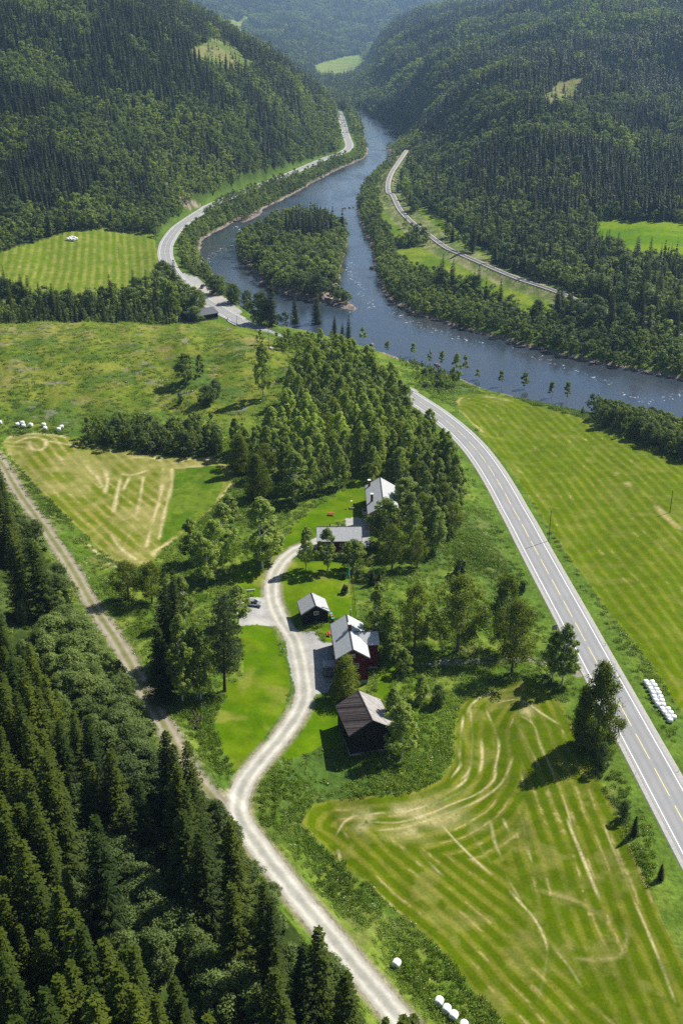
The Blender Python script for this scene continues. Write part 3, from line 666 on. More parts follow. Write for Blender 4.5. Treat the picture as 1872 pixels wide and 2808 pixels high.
M_PIN = leaf_mat('pine_needles', (.055, .085, .030), (.085, .125, .042), .15, .6)
M_HERB = leaf_mat('herb_leaves', (.095, .170, .016), (.200, .270, .050), .3, .6)
M_FLOW = plain('white_flower_heads', (.62, .62, .50), .8, .2, .1, 5)
M_BARK = plain('spruce_bark', (.085, .060, .045), .95, .1, .35, 2, sc=(1, 1, .3))
M_PALE = plain('birch_bark', (.52, .50, .46), .8, .2, .45, 3.5, sc=(.6, .6, 1.6))
M_DBARK = plain('grey_bark', (.16, .14, .12), .9, .1, .3, 2, sc=(1, 1, .3))

def unit(v): return v/np.maximum(np.linalg.norm(v, axis=-1, keepdims=True), 1e-9)
def kites(p, d, s, L, W):
    """kite shaped leaf quads: base p, direction d, side s, length L, width W"""
    L = np.asarray(L)[:, None]; W = np.asarray(W)[:, None]
    V = np.stack([p, p+d*L*.55+s*W, p+d*L, p+d*L*.55-s*W], 1).reshape(-1, 3)
    return V, np.arange(len(V)).reshape(-1, 4)
def rand_leaves(c, out, size, g, bias=.8):
    n = len(c); nrm = unit(out*bias+g.normal(size=(n, 3))); a = unit(np.cross(nrm, g.normal(size=(n, 3)))); b = np.cross(nrm, a)
    s = size*g.uniform(.6, 1.3, n)
    V = np.stack([c-a*s[:, None], c-b*s[:, None]*.6, c+a*s[:, None], c+b*s[:, None]*.6], 1).reshape(-1, 3)
    return V, np.arange(len(V)).reshape(-1, 4)
def tube_np(pts, rad, k=7):
    """tapered tube through points"""
    V = []; F = []; pts = np.asarray(pts, float); n = len(pts)
    for i, (p, r) in enumerate(zip(pts, rad)):
        t = unit(pts[min(i+1, n-1)]-pts[max(i-1, 0)]); a = unit(np.cross(t, [0.3, 1, 0.1])); b = np.cross(t, a)
        for j in range(k):
            th = 2*math.pi*j/k; V.append(p+(a*math.cos(th)+b*math.sin(th))*r)
    for i in range(n-1):
        for j in range(k): F.append((i*k+j, i*k+(j+1) % k, (i+1)*k+(j+1) % k, (i+1)*k+j))
    return np.array(V), np.array(F)
def merge(parts):
    V = []; F = []; o = 0
    for v, f in parts: V.append(v); F.append(f+o); o += len(v)
    return np.concatenate(V), np.concatenate(F)
def spruce_geo(seed, H=18., Rb=2.7, lod=0):
    g = np.random.default_rng(seed); parts = []
    nw = [40, 17, 9][lod]; nb = [8, 7, 6][lod]; z0 = H*g.uniform(.03, .10)
    P0 = []; DD = []; SS = []; LL = []; WW = []
    for i in range(nw):
        t = (i+g.uniform(-.3, .3))/nw; t = min(max(t, 0), .985); z = z0+(H-z0)*t
        Lb = Rb*(1-t)**.82*(.55+.45*min(1, (t+.02)/.12))+.12
        ph = g.uniform(0, 6.28)
        n = nb if t < .8 else max(4, nb-3)
        for j in range(n):
            a = ph+j*6.283/n+g.uniform(-.25, .25); L = Lb*g.uniform(.62, 1.18)
            h = np.array([math.cos(a), math.sin(a), 0.]); sd_ = np.array([-h[1], h[0], 0.])
            droop = -.42+.75*t+g.uniform(-.12, .1)
            if lod:
                for k_ in ((-1, 0, 1) if lod == 1 else (0,)):
                    dd = unit(h*math.cos(.45*k_)+sd_*math.sin(.45*k_)+np.array([0, 0, -.85+droop*.3-.12*abs(k_)]))
                    P0.append([0, 0, z]); DD.append(dd); SS.append(unit(np.cross(dd, [0, 0, 1])+np.array([0, 0, g.uniform(-.5, .5)]))); LL.append(L*(1.35 if k_ == 0 else 1.1)); WW.append(L*(.17 if lod == 1 else .34)+.08)
                continue
            m = max(3, int(L/.24))
            for q in range(m):
                s = (q+.6)/m; p = h*L*s+np.array([0, 0, z+droop*L*s+.18*L*s*s])
                for sg in (-1, 1):
                    an = g.uniform(.5, .95)*sg; dd = unit(h*math.cos(an)+sd_*math.sin(an)+np.array([0, 0, droop*.6-.35+g.uniform(-.2, .15)]))
                    P0.append(p); DD.append(dd); SS.append(unit(np.cross(dd, [0, 0, 1.])+np.array([0, 0, g.uniform(-.4, .4)])))
                    LL.append((.30+.34*(1-s)*min(L, 2.2))*g.uniform(.8, 1.25)); WW.append(.085+.03*g.random())
            dd = unit(h+np.array([0, 0, droop+.1])); P0.append(h*L*.85+np.array([0, 0, z+droop*L*.75])); DD.append(dd); SS.append(sd_); LL.append(.35); WW.append(.1)
    P0.append([0, 0, H*.95]); DD.append(np.array([0, 0, 1.])); SS.append(np.array([1., 0, 0])); LL.append(H*.05); WW.append(.12)
    return kites(np.array(P0, float), np.array(DD), np.array(SS), LL, WW)
def leafy_geo(seed, H=10., Rc=2.6, base=.22, lod=0, kind='birch'):
    g = np.random.default_rng(seed); parts = []
    dense = kind == 'cone'; sap = kind == 'sap'
    nb = [85, 34, 14][lod]*(2 if dense else 1)//(3 if sap else 1); nl = [120, 30, 8][lod]; ls = [.135, .28, .62][lod]
    hgt = H*(1-base)
    for i in range(nb):
        t = g.uniform(0, 1)
        if kind == 'birch': prof = (1-t**2.3)**.7*min(1, .6+t*2.0)
        elif dense: prof = (1-t)**.55*min(1, .5+t*2.4)
        elif sap: prof = (1-t)**.5*.9
        elif kind == 'bush': prof = math.sqrt(max(0, 1-t*t))*.98+.03
        else: prof = math.sin(math.pi*min(1, (t*.86+.12)))**.7
        a = g.uniform(0, 6.283); rr = Rc*prof*math.sqrt(g.uniform(.15, 1))*(.86+.22*math.sin(a*2+seed)+.12*math.sin(a*3+seed*2.1))
        c = np.array([math.cos(a)*rr, math.sin(a)*rr, H*base+hgt*(t*.93+.02)])
        br = Rc*g.uniform(.17, .36)*(.75 if kind == 'birch' else 1)
        n = int(nl*g.uniform(.6, 1.2)); v = unit(g.normal(size=(n, 3))); r_ = br*g.uniform(.55, 1.08, n)[:, None]
        v2 = v*r_*np.array([1, 1, 1.25 if kind == 'birch' else .8])
        parts.append(rand_leaves(c+v2, v+np.array([0, 0, .35]), ls, g, 2.3))
    return merge(parts)
def trunk_geo(H, r, seed, limbs=0, crownR=2.0, base=.25, k=7, lean=.25):
    g = np.random.default_rng(seed); n = 6
    xs = np.cumsum(g.normal(0, lean*.35, n)); ys = np.cumsum(g.normal(0, lean*.35, n)); xs -= xs[0]; ys -= ys[0]
    pts = [(xs[i]*.6, ys[i]*.6, -0.6+(H*.93+.6)*i/(n-1)) for i in range(n)]
    parts = [tube_np(pts, [r*1.25]+[r*(1-.86*i/(n-1)) for i in range(1, n)], k)]
    for i in range(limbs):
        t = base+(.85-base)*g.random(); z = H*t; a = g.uniform(0, 6.283); L = crownR*g.uniform(.5, .9)*(1.15-t)
        d = np.array([math.cos(a), math.sin(a), g.uniform(.3, .9)])
        f = t*(n-1); c = np.array([np.interp(f, range(n), [p[0] for p in pts]), np.interp(f, range(n), [p[1] for p in pts]), z])
        parts.append(tube_np([c, c+d*L*.5, c+d*L+np.array([0, 0, L*.15])], [r*.42*(1-t*.6), r*.28*(1-t*.6), r*.08], 5))
    return merge(parts)
def mk(name, geo, m): return mesh_np(name, geo[0], geo[1], m, smoothed=False, link=False).data
def trunk_mesh(name, geo, m): return mesh_np(name, geo[0], geo[1], m, smoothed=True, link=False).data
# prototypes: (crown mesh, trunk mesh, height, crown radius); 'full' = near the camera, 'mid' and 'low' = farther
PRO = {'spruce': [], 'birch': [], 'alder': [], 'bush': [], 'pine': [], 'oak': []}
for i in range(4): PRO['spruce'].append((mk('spruce_crown', spruce_geo(i, 18, 2.5+.3*(i % 2)), M_SPR), trunk_mesh('spruce_trunk', trunk_geo(17.5, .22, i, lean=.05), M_BARK), 18., 2.6))
for i in range(4): PRO['birch'].append((mk('birch_crown', leafy_geo(20+i, 12, 2.1+.25*(i % 3), .18, 0, 'birch'), M_BIR), trunk_mesh('birch_trunk', trunk_geo(12, .13, 20+i, 12, 2.2, .3, lean=.45), M_PALE), 12., 2.2))
for i in range(3): PRO['alder'].append((mk('alder_crown', leafy_geo(40+i, 8, 2.7, .10, 0, 'round'), M_ALD), trunk_mesh('alder_trunk', trunk_geo(7.4, .12, 40+i, 10, 2.6, .2, lean=.4), M_DBARK), 8., 2.7))
for i in range(2): PRO['oak'].append((mk('broad_crown', leafy_geo(50+i, 11, 3.6, .16, 0, 'round'), M_OAK), trunk_mesh('broad_trunk', trunk_geo(10, .24, 50+i, 22, 3.8, .2, lean=.4), M_DBARK), 11., 3.6))
PRO['dense'] = [(mk('dense_crown', leafy_geo(90+i, 12, 3.6, .03, 0, 'cone'), M_OAK), trunk_mesh('dense_trunk', trunk_geo(11, .26, 90+i, 16, 3.0, .15, lean=.2), M_DBARK), 12., 3.6) for i in range(2)]
PRO['sapling'] = [(mk('sapling_crown', leafy_geo(95+i, 8, 1.5, .38, 0, 'sap'), M_BIR), trunk_mesh('sapling_trunk', trunk_geo(7.8, .08, 95+i, 12, 1.6, .4, 5, lean=.7), M_PALE), 8., 1.5) for i in range(3)]
for i in range(2): PRO['bush'].append((mk('bush_crown', leafy_geo(60+i, 3, 1.6, .02, 1, 'bush'), M_ALD), trunk_mesh('bush_stem', trunk_geo(2.4, .05, 60+i, 6, 1.4, .1, 5), M_DBARK), 3., 1.6))
def pine_geo(seed, H=17., Rc=3.6):
    g = np.random.default_rng(seed); P0 = []; DD = []; SS = []; LL = []; WW = []; parts = []
    for i in range(17):
        t = i/17; z = H*(.22+.78*t); Lb = Rc*(1-t)**.55*min(1, .5+t*1.6)+.25
        for j in range(6):
            a = i*2.4+j*1.047+g.uniform(-.3, .3); L = Lb*g.uniform(.6, 1.15); h = np.array([math.cos(a), math.sin(a), g.uniform(-.12, .22)])
            for q in np.linspace(.35, 1, max(2, int(L/.55))):
                c = h*L*q+np.array([0, 0, z]); n = 46; v = unit(g.normal(size=(n, 3)))*np.array([1, 1, .5])
                P0.append(np.repeat(c[None], n, 0)+v*g.uniform(.05, .35, n)[:, None]); DD.append(unit(v+np.array([0, 0, .3]))); SS.append(unit(np.cross(v, g.normal(size=(n, 3))))); LL.append(np.full(n, .30)); WW.append(np.full(n, .05))
    return kites(np.concatenate(P0), np.concatenate(DD), np.concatenate(SS), np.concatenate(LL), np.concatenate(WW))
PRO['pine'].append((mk('pine_crown', pine_geo(3), M_PIN), trunk_mesh('pine_trunk', trunk_geo(16.5, .27, 3, 34, 3.2, .22, lean=.05), M_BARK), 17., 3.6))
FAR = {}   # crown + trunk in one mesh for the uncountable rest: (mesh, height, radius)
def both(name, crown, trunk, mc, mt):
    V, F = merge([crown, trunk]); mi = np.concatenate([np.zeros(len(crown[1]), int), np.ones(len(trunk[1]), int)])
    return mesh_np(name, V, F, [mc, mt], mi=mi, link=False).data
FAR['spruce'] = [(both('far_spruce', spruce_geo(70+i, 15, 2.1, 1), trunk_geo(14, .16, i, k=4), M_FARS, M_BARK), 15., 2.1) for i in range(3)] + [(both('low_spruce', spruce_geo(75+i, 15, 2.2, 2), trunk_geo(14, .16, i, k=3), M_FARS, M_BARK), 15., 2.2) for i in range(2)]
FAR['leafy'] = [(both('far_leafy', leafy_geo(80+i, 9, 2.5, .12, 1, 'round' if i else 'birch'), trunk_geo(8, .12, 80+i, k=4), (M_ALD if i == 1 else M_FARL), M_DBARK), 9., 2.5) for i in range(3)] + [(both('low_leafy', leafy_geo(85+i, 9, 2.6, .08, 2, 'round'), trunk_geo(8, .12, 85+i, k=3), (M_FARL, M_FARL)[i], M_DBARK), 9., 2.6) for i in range(2)]

# ---- where trees may stand
noT = (reg > 0) | (dR < 9.5) | (dRail < 7.5) | (bank < 2.5) | inC
for q in meadows+far_fields: noT |= inpoly(XG, YG, q)
dR2 = dist_lines(XG, YG, RAIL, 16)[0]; noT |= (dist_lines(XG, YG, LAY, 7, True)[0] < 5.5); noT |= (dR2 < 13) & (YG > 560) & (fbm(XG/12, YG/12, 130, 2) < .56)
clearz = np.zeros_like(noT)
for q in hill_clear: clearz |= inpoly(XG, YG, q)
rocky = rk > .3
slope_max = np.maximum.accumulate((ZG-CAM_H)/YG, axis=0)         # skyline seen from the camera, column by column
def nearest(G, X, Y):
    j = np.clip(np.rint((X/Y-U0)/(U1-U0)*(NU-1)).astype(int), 0, NU-1); i = np.clip(np.rint(np.interp(Y, yg, np.arange(NV))).astype(int), 0, NV-1)
    return G[i, j]
def jitter_grid(x0, x1, y0, y1, s):
    xs = np.arange(x0, x1, s); ys = np.arange(y0, y1, s*.87)
    X, Y = np.meshgrid(xs, ys); X[1::2] += s/2
    return (X+rng.uniform(-.38, .38, X.shape)*s).ravel(), (Y+rng.uniform(-.38, .38, X.shape)*s).ravel()
def in_view(X, Y, Z, H, mx=230, tol=10):
    px, pb = proj(X, Y, Z); _, ptop = proj(X, Y, Z+H)
    vis = (Z+H+tol-CAM_H)/Y >= nearest(slope_max, X, Y)
    return (px > -mx) & (px < 1872+mx) & (pb > -60) & (ptop < 2808+170) & vis
T = []      # every tree: x, y, kind index, height, radius scale, stand index
KINDS = ['spruce', 'birch', 'alder', 'oak', 'bush', 'pine', 'dense', 'sapling']
STANDS = {}
def put(X, Y, kind, H, Rr, stand):
    n = len(X); T.append(np.stack([X, Y, np.full(n, KINDS.index(kind)) if isinstance(kind, str) else kind, np.broadcast_to(H, n), np.broadcast_to(Rr, n), np.full(n, stand)], 1))
# default forest beyond 600 m
RBW = np.array([at_z(x, y, WZ) for x, y in D(rb[14:])])
Y0 = 390.
while Y0 < 8000:
    Y1 = min(Y0*1.22, 8000); s = float(np.interp(Y0, [390, 900, 1300, 2000, 3500, 6000], [4.6, 5.4, 6.6, 8.6, 12.0, 17.0]))
    X, Y = jitter_grid(-.42*Y1, .42*Y1, Y0, Y1, s); Y0 = Y1
    X, Y = X[abs(X/Y) < .40], Y[abs(X/Y) < .40]; Z = ground(X, Y)
    k = in_view(X, Y, Z, 14) & ~nearest(noT, X, Y) & ((Y > 560) | (X > np.interp(Y, RBW[::-1, 1], RBW[::-1, 0]))); X, Y, Z = X[k], Y[k], Z[k]
    ps = np.where(X < 0, .90, .78)+np.where(Y > 2600, .05, 0)
    nz = fbm(X/55, Y/70, 140, 3); ps = np.where(nz > .53, ps-.66, ps+.12)
    nz2 = fbm(X/160+9, Y/110, 141, 3); ps = ps-sstep(.56, .66, nz2)*.35
    low = (Z < 11) & (Y < 1500)
    ps = np.where(low & (X < 0), .08, ps); ps = np.where(low & (X > 0), .30, ps)
    b_ = nearest(bank, X, Y); strip = (b_ < 30) & (Y < 1500); ps = np.where(strip, .03, ps)
    island = nearest(isz, X, Y)
    isc = at_z(*D([(712,545)])[0], WZ+2); isp = island & (np.hypot(X-isc[0], (Y-isc[1])*.5) < 17); ps = np.where(island, .04, ps); ps = np.where(isp, .97, ps)
    cz_ = nearest(clearz, X, Y); ro = nearest(rocky, X, Y)
    keep = rng.random(len(X)) < np.where(cz_, .22, np.where(ro, .25, .97)); X, Y, Z, ps, low, strip, cz_, isp, island = [q[keep] for q in (X, Y, Z, ps, low, strip, cz_, isp, island)]
    sp = rng.random(len(X)) < ps; big = np.interp(Y, [1500, 4000], [1.0, 1.55])
    H = np.where(sp, rng.triangular(8, 15, 23, len(X)), rng.triangular(5, 9, 14, len(X)))*big; H = np.where(cz_, H*.45, H); H = np.where(strip & ~island, rng.uniform(5.5, 8.5, len(X)), H)
    H = np.where(isp, rng.uniform(17, 23, len(X)), H)
    Rr = np.where(sp, 1.18, 1.3)*np.interp(Y, [800, 1500, 2500, 6000], [1, 1.1, 1.35, 2.0])/np.maximum(H/15, .7)**.3
    kd = np.where(sp, 0, np.where(rng.random(len(X)) < .55, 2, 1))
    side = np.where(island, 5, np.where(strip & (X < -10), 3, np.where(strip, 4, np.where(X < np.interp(Y, [600, 1400, 2500], [-30, 20, 60]), 1, 2))))
    side = np.where(Y > 2600, 6, side)
    T.append(np.stack([X, Y, kd, H, Rr, side], 1))
def stand(poly, s, mix, hh, st, Hc=0.0, plane=None, cond=None, pts=None, rscale=1.0, mind=None):
    """fill an outline with trees; mix = {kind: share}, hh = {kind: (low, high)}"""
    if pts is None: pts = np.array([at_z(x, y, plane+Hc) for x, y in D(poly)]) if plane is not None else castl(D(poly), Hc)
    X, Y = jitter_grid(pts[:, 0].min(), pts[:, 0].max(), pts[:, 1].min(), pts[:, 1].max(), s)
    m = inpoly(X, Y, pts) & ~nearest((reg > 0) | (dR < 8) | (bank < 2), X, Y); X, Y = X[m], Y[m]
    if cond is not None: m = cond(X, Y); X, Y = X[m], Y[m]
    ks = list(mix); p = np.array([mix[k] for k in ks], float); kk = rng.choice(len(ks), len(X), p=p/p.sum())
    H = np.zeros(len(X)); kd = np.zeros(len(X))
    for i, k in enumerate(ks): H[kk == i] = rng.uniform(*hh[k], (kk == i).sum()); kd[kk == i] = KINDS.index(k)
    T.append(np.stack([X, Y, kd, H, np.full(len(X), rscale), np.full(len(X), st)], 1))
# stands nearer than 600 m
stand([(690,800),(740,780),(830,792),(885,828),(915,880),(955,945),(1005,990),(1042,1060),(1056,1120),(1040,1180),(1000,1215),(965,1225),(940,1195),(925,1150),(905,1105),(880,1085),(845,1075),(790,1062),(735,1085),(690,1095),(640,1050),(580,1040),(530,1030),(535,985),(590,965),(640,935),(665,890),(660,850)], 5.6, {'birch': .8, 'alder': .15, 'oak': .05}, {'birch': (10, 16), 'alder': (6, 9), 'oak': (9, 12)}, 7, Hc=8.5, rscale=1.18)
stand([(192,975),(250,960),(400,955),(495,960),(503,985),(500,1020),(400,1022),(300,1015),(215,1005)], 2.9, {'alder': .75, 'bush': .25}, {'alder': (5.5, 8), 'bush': (3, 4)}, 8, Hc=5)
stand([(-60,615),(20,620),(60,640),(120,625),(160,660),(230,660),(300,648),(365,648),(388,700),(425,738),(300,745),(200,745),(100,750),(-60,765)], 4.3, {'spruce': .42, 'birch': .28, 'alder': .30}, {'spruce': (8, 19), 'birch': (6, 11), 'alder': (5, 8)}, 9, Hc=6, plane=3.0, cond=lambda X, Y: (nearest(ZG, X, Y) < 17) & (fbm(X/14, Y/14, 171, 2) < .60) & ~nearest(inF['knoll'], X, Y))
stand([(560,765),(600,770),(640,772),(700,775),(760,770),(800,785),(840,800),(800,805),(740,790),(690,800)], 4.0, {'alder': .6, 'birch': .4}, {'alder': (4, 7), 'birch': (6, 8)}, 10, Hc=4)
stand([(1352,915),(1400,905),(1480,935),(1568,975),(1720,1040),(1720,1100),(1568,1035),(1450,985),(1370,950)], 3.2, {'alder': .9, 'birch': .1}, {'alder': (6.5, 9), 'birch': (8, 9)}, 11, Hc=4)
stand([(900,790),(1050,848),(1200,900),(1340,935),(1340,955),(1200,915),(1050,870),(960,870),(905,830)], 4.4, {'bush': 1}, {'bush': (1.2, 2.6)}, 12, rscale=1.0)
stand([(930,830),(1000,850),(1060,880),(1020,910),(960,890)], 3.4, {'bush': 1}, {'bush': (1.8, 3.2)}, 12, rscale=1.2)
# wooded slope at the lower left, along the track and the drive
TX, TY = TRACK[:, 0], TRACK[:, 1]
def left_of(X, Y): return np.where(Y > TY[-1], np.interp(Y, TY[::-1], TX[::-1]), np.interp(Y, DRIVE[:, 1], DRIVE[:, 0]))-X
def dmin(X, Y): return np.minimum(dist_lines(X, Y, TRACK, 60)[0], dist_lines(X, Y, DRIVE, 60)[0])
MAN = []    # trees placed one by one: photo pixel of tip (and base), kind, radius scale, label
def by_tip(px, py, H, kind, rs, st, lab=None):
    x, y = cast(px, py, H); T.append(np.array([[x, y, KINDS.index(kind), H, rs, st]])); return x, y
def by_base(tip, base, kind, wpx, label, group=None):
    """tip and base read off the photo, crown width in photo pixels"""
    x, y = cast(*base); z = float(ground(x, y)); H = max(1.2, at_Y(tip[0], tip[1], y)[2]-z)
    x2 = 0.5*(x+at_Y(tip[0], tip[1], y)[0]); dist = math.sqrt(x*x+y*y+(CAM_H-z)**2)
    MAN.append((x2, y, z, kind, H, wpx*dist/FPX*.5*{'birch': 1.2, 'oak': 1.12, 'alder': 1.25, 'dense': 1.05, 'sapling': 1.2}.get(kind, 1.0), label, group))
cl = lambda l: crop(l, 0, 1860, 2.4808)
spr = cl([(10,10),(285,45),(885,80),(725,480),(640,955),(1130,360),(975,330),(1060,370),(300,510),(190,590),(75,580),(8,500),(20,790),(120,830),(160,1050),(380,1400),(830,1520),(280,1680),(70,1800),(730,1740),(860,1830),(1000,1780),(330,2110),(500,1290),(900,2100),(1080,2150),(600,2150),(150,2250),(780,1950),(30,1450),(560,1650)]) + [(549,2273),(651,2464),(758,2601),(848,2583),(883,2601),(352,2583),(940,2700),(820,2660),(640,2620),(700,2700)]
for i, (x, y) in enumerate(spr): by_tip(x, y, (26, 23, 28, 24, 27, 22)[i % 6] if x < 560 else (17, 14, 12)[i % 3], 'spruce', 1.0, 0)
for (x, y), H in (((334,2303),10), ((149,1897),9), ((209,2154),9), ((478,2363),6), ((675,2363),7), ((537,2548),8), ((290,1880),9), ((230,1840),8), ((330,1930),8), ((250,1960),9), ((200,1790),7), ((180,1740),8), ((260,1770),7), ((300,2330),9), ((370,2370),9), ((620,2400),6.5), ((560,2600),8), ((400,1330+1000),8)):
    by_tip(x, y, H, 'alder', 1.25, 0)
XY = np.concatenate([t[:, :2] for t in T[-60:]])
def lowleft(X, Y):
    lo = left_of(X, Y); d = dmin(X, Y); m = (lo > 0) & (d > 4.0)
    for x, y in XY: m &= np.hypot(X-x, Y-y) > 2.7
    gap = at_z(470, 2450, 8); m &= np.hypot(X-gap[0], Y-gap[1]) > 4
    return m
pg = np.array([(-75, 84), (60, 84), (40, 135), (0, 180), (-20, 200), (-60, 250), (-110, 330), (-140, 330), (-120, 200)])
AZP = ([(120,1370),(230,1420),(290,1540),(335,1680),(375,1750),(340,1800),(270,1770),(215,1650),(140,1560),(90,1450)], [(225,1925),(330,1940),(400,2000),(430,2130),(380,2190),(300,2150),(240,2060)], [(150,1880),(215,1910),(235,2060),(180,2080)], [(430,2180),(520,2150),(600,2300),(560,2360),(470,2300)])
AZ = [castl(D(q), 7) for q in AZP]
OPENP = ([(-40,1290),(60,1310),(120,1380),(100,1430),(40,1400),(-40,1370)], [(375,2010),(400,2010),(410,2090),(380,2090)])
OPEN = [castl(D(q), 0) for q in OPENP]
def inany(X, Y, L): r = np.zeros(len(X), bool)
AZ_ = AZ
def inany(X, Y, L):
    r = np.zeros(len(X), bool)
    for q in L: r |= inpoly(X, Y, q)
    return r
stand(None, 4.5, {'spruce': .85, 'alder': .15}, {'spruce': (17, 26), 'alder': (6, 9)}, 0, pts=pg, cond=lambda X, Y: lowleft(X, Y) & (dmin(X, Y) > 11) & ~inany(X, Y, AZ+OPEN))
stand(None, 3.1, {'alder': .85, 'bush': .15}, {'alder': (4.5, 7.5), 'bush': (2.5, 3.5)}, 0, pts=pg, cond=lambda X, Y: lowleft(X, Y) & (dmin(X, Y) > 4.0) & (dmin(X, Y) <= 11) & (fbm(X/9, Y/9, 152, 2) > .42) & ~inany(X, Y, OPEN), rscale=1.2)
stand(None, 3.3, {'alder': .9, 'bush': .1}, {'alder': (6.5, 10), 'bush': (2.5, 3.5)}, 0, pts=pg, cond=lambda X, Y: lowleft(X, Y) & (dmin(X, Y) > 7) & inany(X, Y, AZ), rscale=1.3)

c7 = lambda x, y: (280+x/3.136, 1300+y/3.136)
c6_ = lambda x, y: (960+x/2.6133, 1500+y/2.6133)
k1 = lambda x, y: (820+x/4.356, 1280+y/4.356)
k3 = lambda x, y: (860+x/5.2267, 1850+y/5.2267)
k4 = lambda x, y: (936+x/1.675, 500+y/1.675)
k8 = lambda x, y: (700+x/3.136, 860+y/3.136)
bb = by_base
bb(c7(1000,1030), c7(1065,1870), 'pine', 125, 'big grey-green pine standing alone at the edge of the lower lawn')
bb(c7(500,815), c7(560,1640), 'spruce', 85, 'left of the two dark pointed spruces in the grove between track and parking place')
bb(c7(585,825), c7(640,1700), 'spruce', 85, 'right of the two dark pointed spruces in the grove between track and parking place')
bb(c7(440,1300), c7(560,1940), 'spruce', 95, 'dark drooping spruce low in the grove beside the gravel track')
bb(c7(650,1200), c7(675,1960), 'birch', 87, 'tall birch with bare white trunk at the lower end of the grove')
bb(c7(780,1250), c7(812,1925), 'birch', 61, 'slim birch with leaning white trunk just left of the big pine')
bb(c7(830,1330), c7(838,1948), 'birch', 61, 'thin straight birch between leaning birch and big pine')
bb(c7(200,740), c7(230,1080), 'oak', 90, 'round dark broadleaf tree at the left end of the grove by the cut field')
bb(c7(400,745), c7(430,1110), 'oak', 80, 'second round broadleaf tree of the grove, next to the dark spruces')
bb(c7(690,860), c7(700,1300), 'birch', 61, 'dark birch behind the right of the two spruces')
bb(c7(745,370), c7(775,770), 'birch', 63, 'birch with short dark trunk nearest the straw strip of the upper left field')
bb(c7(880,540), c7(893,940), 'birch', 61, 'lower birch with white trunk in the meadow left of the driveway')
bb(c7(950,365), c7(975,860), 'birch', 61, 'tall birch in the middle of the meadow group left of the driveway')
bb(c7(1035,240), c7(1050,700), 'birch', 68, 'leafy birch at the top right of the meadow group')
bb(c7(1075,160), c7(1110,470), 'birch', 56, 'dark birch just below the uncut field corner')
bb(c7(1340,190), c7(1400,810), 'birch', 97, 'broad dark birch with white trunk on the bank left of the driveway bend')
bb(c7(1440,400), c7(1437,750), 'birch', 73, 'paler birch touching the broad one at the driveway bend')
bb(c7(1150,945), c7(1172,1280), 'birch', 68, 'birch overhanging the parked silver car')
bb((704,1243), (706,1368), 'dense', 84, 'dense rounded dark green tree at the tip of the upper left field')
bb((795,1235), (812,1378), 'birch', 78, 'large birch at the lower left corner of the birch wood')
bb((655,1190), (660,1300), 'dense', 66, 'round dark bush-like tree left of the birch wood')
bb(k1(75,700), k1(95,1225), 'birch', 44, 'small birch on the lawn at the left end of the small red house')
bb(k1(325,715), k1(352,1240), 'birch', 56, 'weeping birch in front of the small red house')
bb(k1(640,860), k1(665,1245), 'birch', 60, 'broad young birch at the right corner of the small red house')
bb(k1(1030,370), k1(1055,960), 'birch', 88, 'olive birch covering the front gable of the yellow house')
bb(k1(1110,670), k1(1115,1230), 'oak', 74, 'dark green tree below the yellow house beside the wire fence')
bb(k1(1410,760), k1(1415,1210), 'oak', 56, 'bright green small tree right of the dark tree below the yellow house')
bb(k1(1270,110), k1(1290,560), 'birch', 74, 'tall birch leaning over the deck of the yellow house')
bb(c6_(190,250), c6_(205,760), 'birch', 72, 'grey-green birch immediately right of the red house')
bb(c6_(285,440), c6_(300,815), 'birch', 66, 'birch with thin pale trunk below and right of the red house wing')
bb(c6_(480,250), c6_(450,745), 'oak', 98, 'see-through broad tree with several stems between red house and the great dark tree')
bb(c6_(795,195), c6_(770,745), 'oak', 140, 'great dark spreading tree in the middle of the meadow right of the red house')
bb(c6_(1110,190), c6_(1120,760), 'oak', 92, 'tall tree standing behind right of the great dark tree')
bb(c6_(1185,370), c6_(1168,895), 'oak', 105, 'broad olive tree with bare dark trunk at the top of the mown bay')
bb(c6_(1235,230), c6_(1240,330), 'bush', 22, 'small dark shrub on the road bank above the sign board')
bb(c6_(780,70), c6_(790,200), 'bush', 40, 'dark bush in the meadow above the great dark tree')
bb(c6_(1470,590), c6_(1462,940), 'birch', 62, 'left of the two thin birches beside the highway sign board')
bb(c6_(1555,525), c6_(1525,990), 'birch', 66, 'right of the two thin birches, its top overlapping the highway edge line')
bb(c6_(380,720), c6_(390,920), 'birch', 38, 'young pale birch in the herbs below the red house wing')
bb(c6_(500,910), c6_(520,1110), 'birch', 36, 'sapling in the tall herbs midway between red house and mown bay')
bb(c6_(640,985), c6_(620,1140), 'alder', 40, 'dark sapling in the tall herbs close to the mown bay')
bb(k3(1130,170), k3(1180,860), 'birch', 58, 'birch leaning over the sunny roof side of the black barn')
bb(k3(1260,400), k3(1245,1190), 'birch', 78, 'olive birch with white trunk base at the right corner of the black barn')
bb((945,1797), (950,1915), 'dense', 98, 'round dense tree in front of the red house gable')
bb((1641,1808), (1650,2050), 'dense', 124, 'big dark dense tree standing against the highway')
bb((1600,1880), (1606,2040), 'dense', 70, 'lower left half of the dense pair of trees against the highway')
bb((1659,2034), (1655,2110), 'alder', 34, 'small bright tree at the foot of the big dark tree by the highway')
bb((1742,2234), (1741,2290), 'spruce', 26, 'little spruce between the hay field edge and the highway')
bb((1711,2195), (1712,2243), 'alder', 28, 'small round bush at the hay field edge above the little spruce')
bb((1813,2368), (1812,2412), 'spruce', 22, 'tiny dark spruce on the road bank at the right edge')
bb((720,937), (722,1093), 'birch', 44, 'lone birch with long bare trunk on the clearing')
bb((505,965), (508,1048), 'birch', 50, 'leafy small birch in the middle of the clearing')
bb((546,970), (550,1030), 'birch', 30, 'smaller birch just right of the leafy one on the clearing')
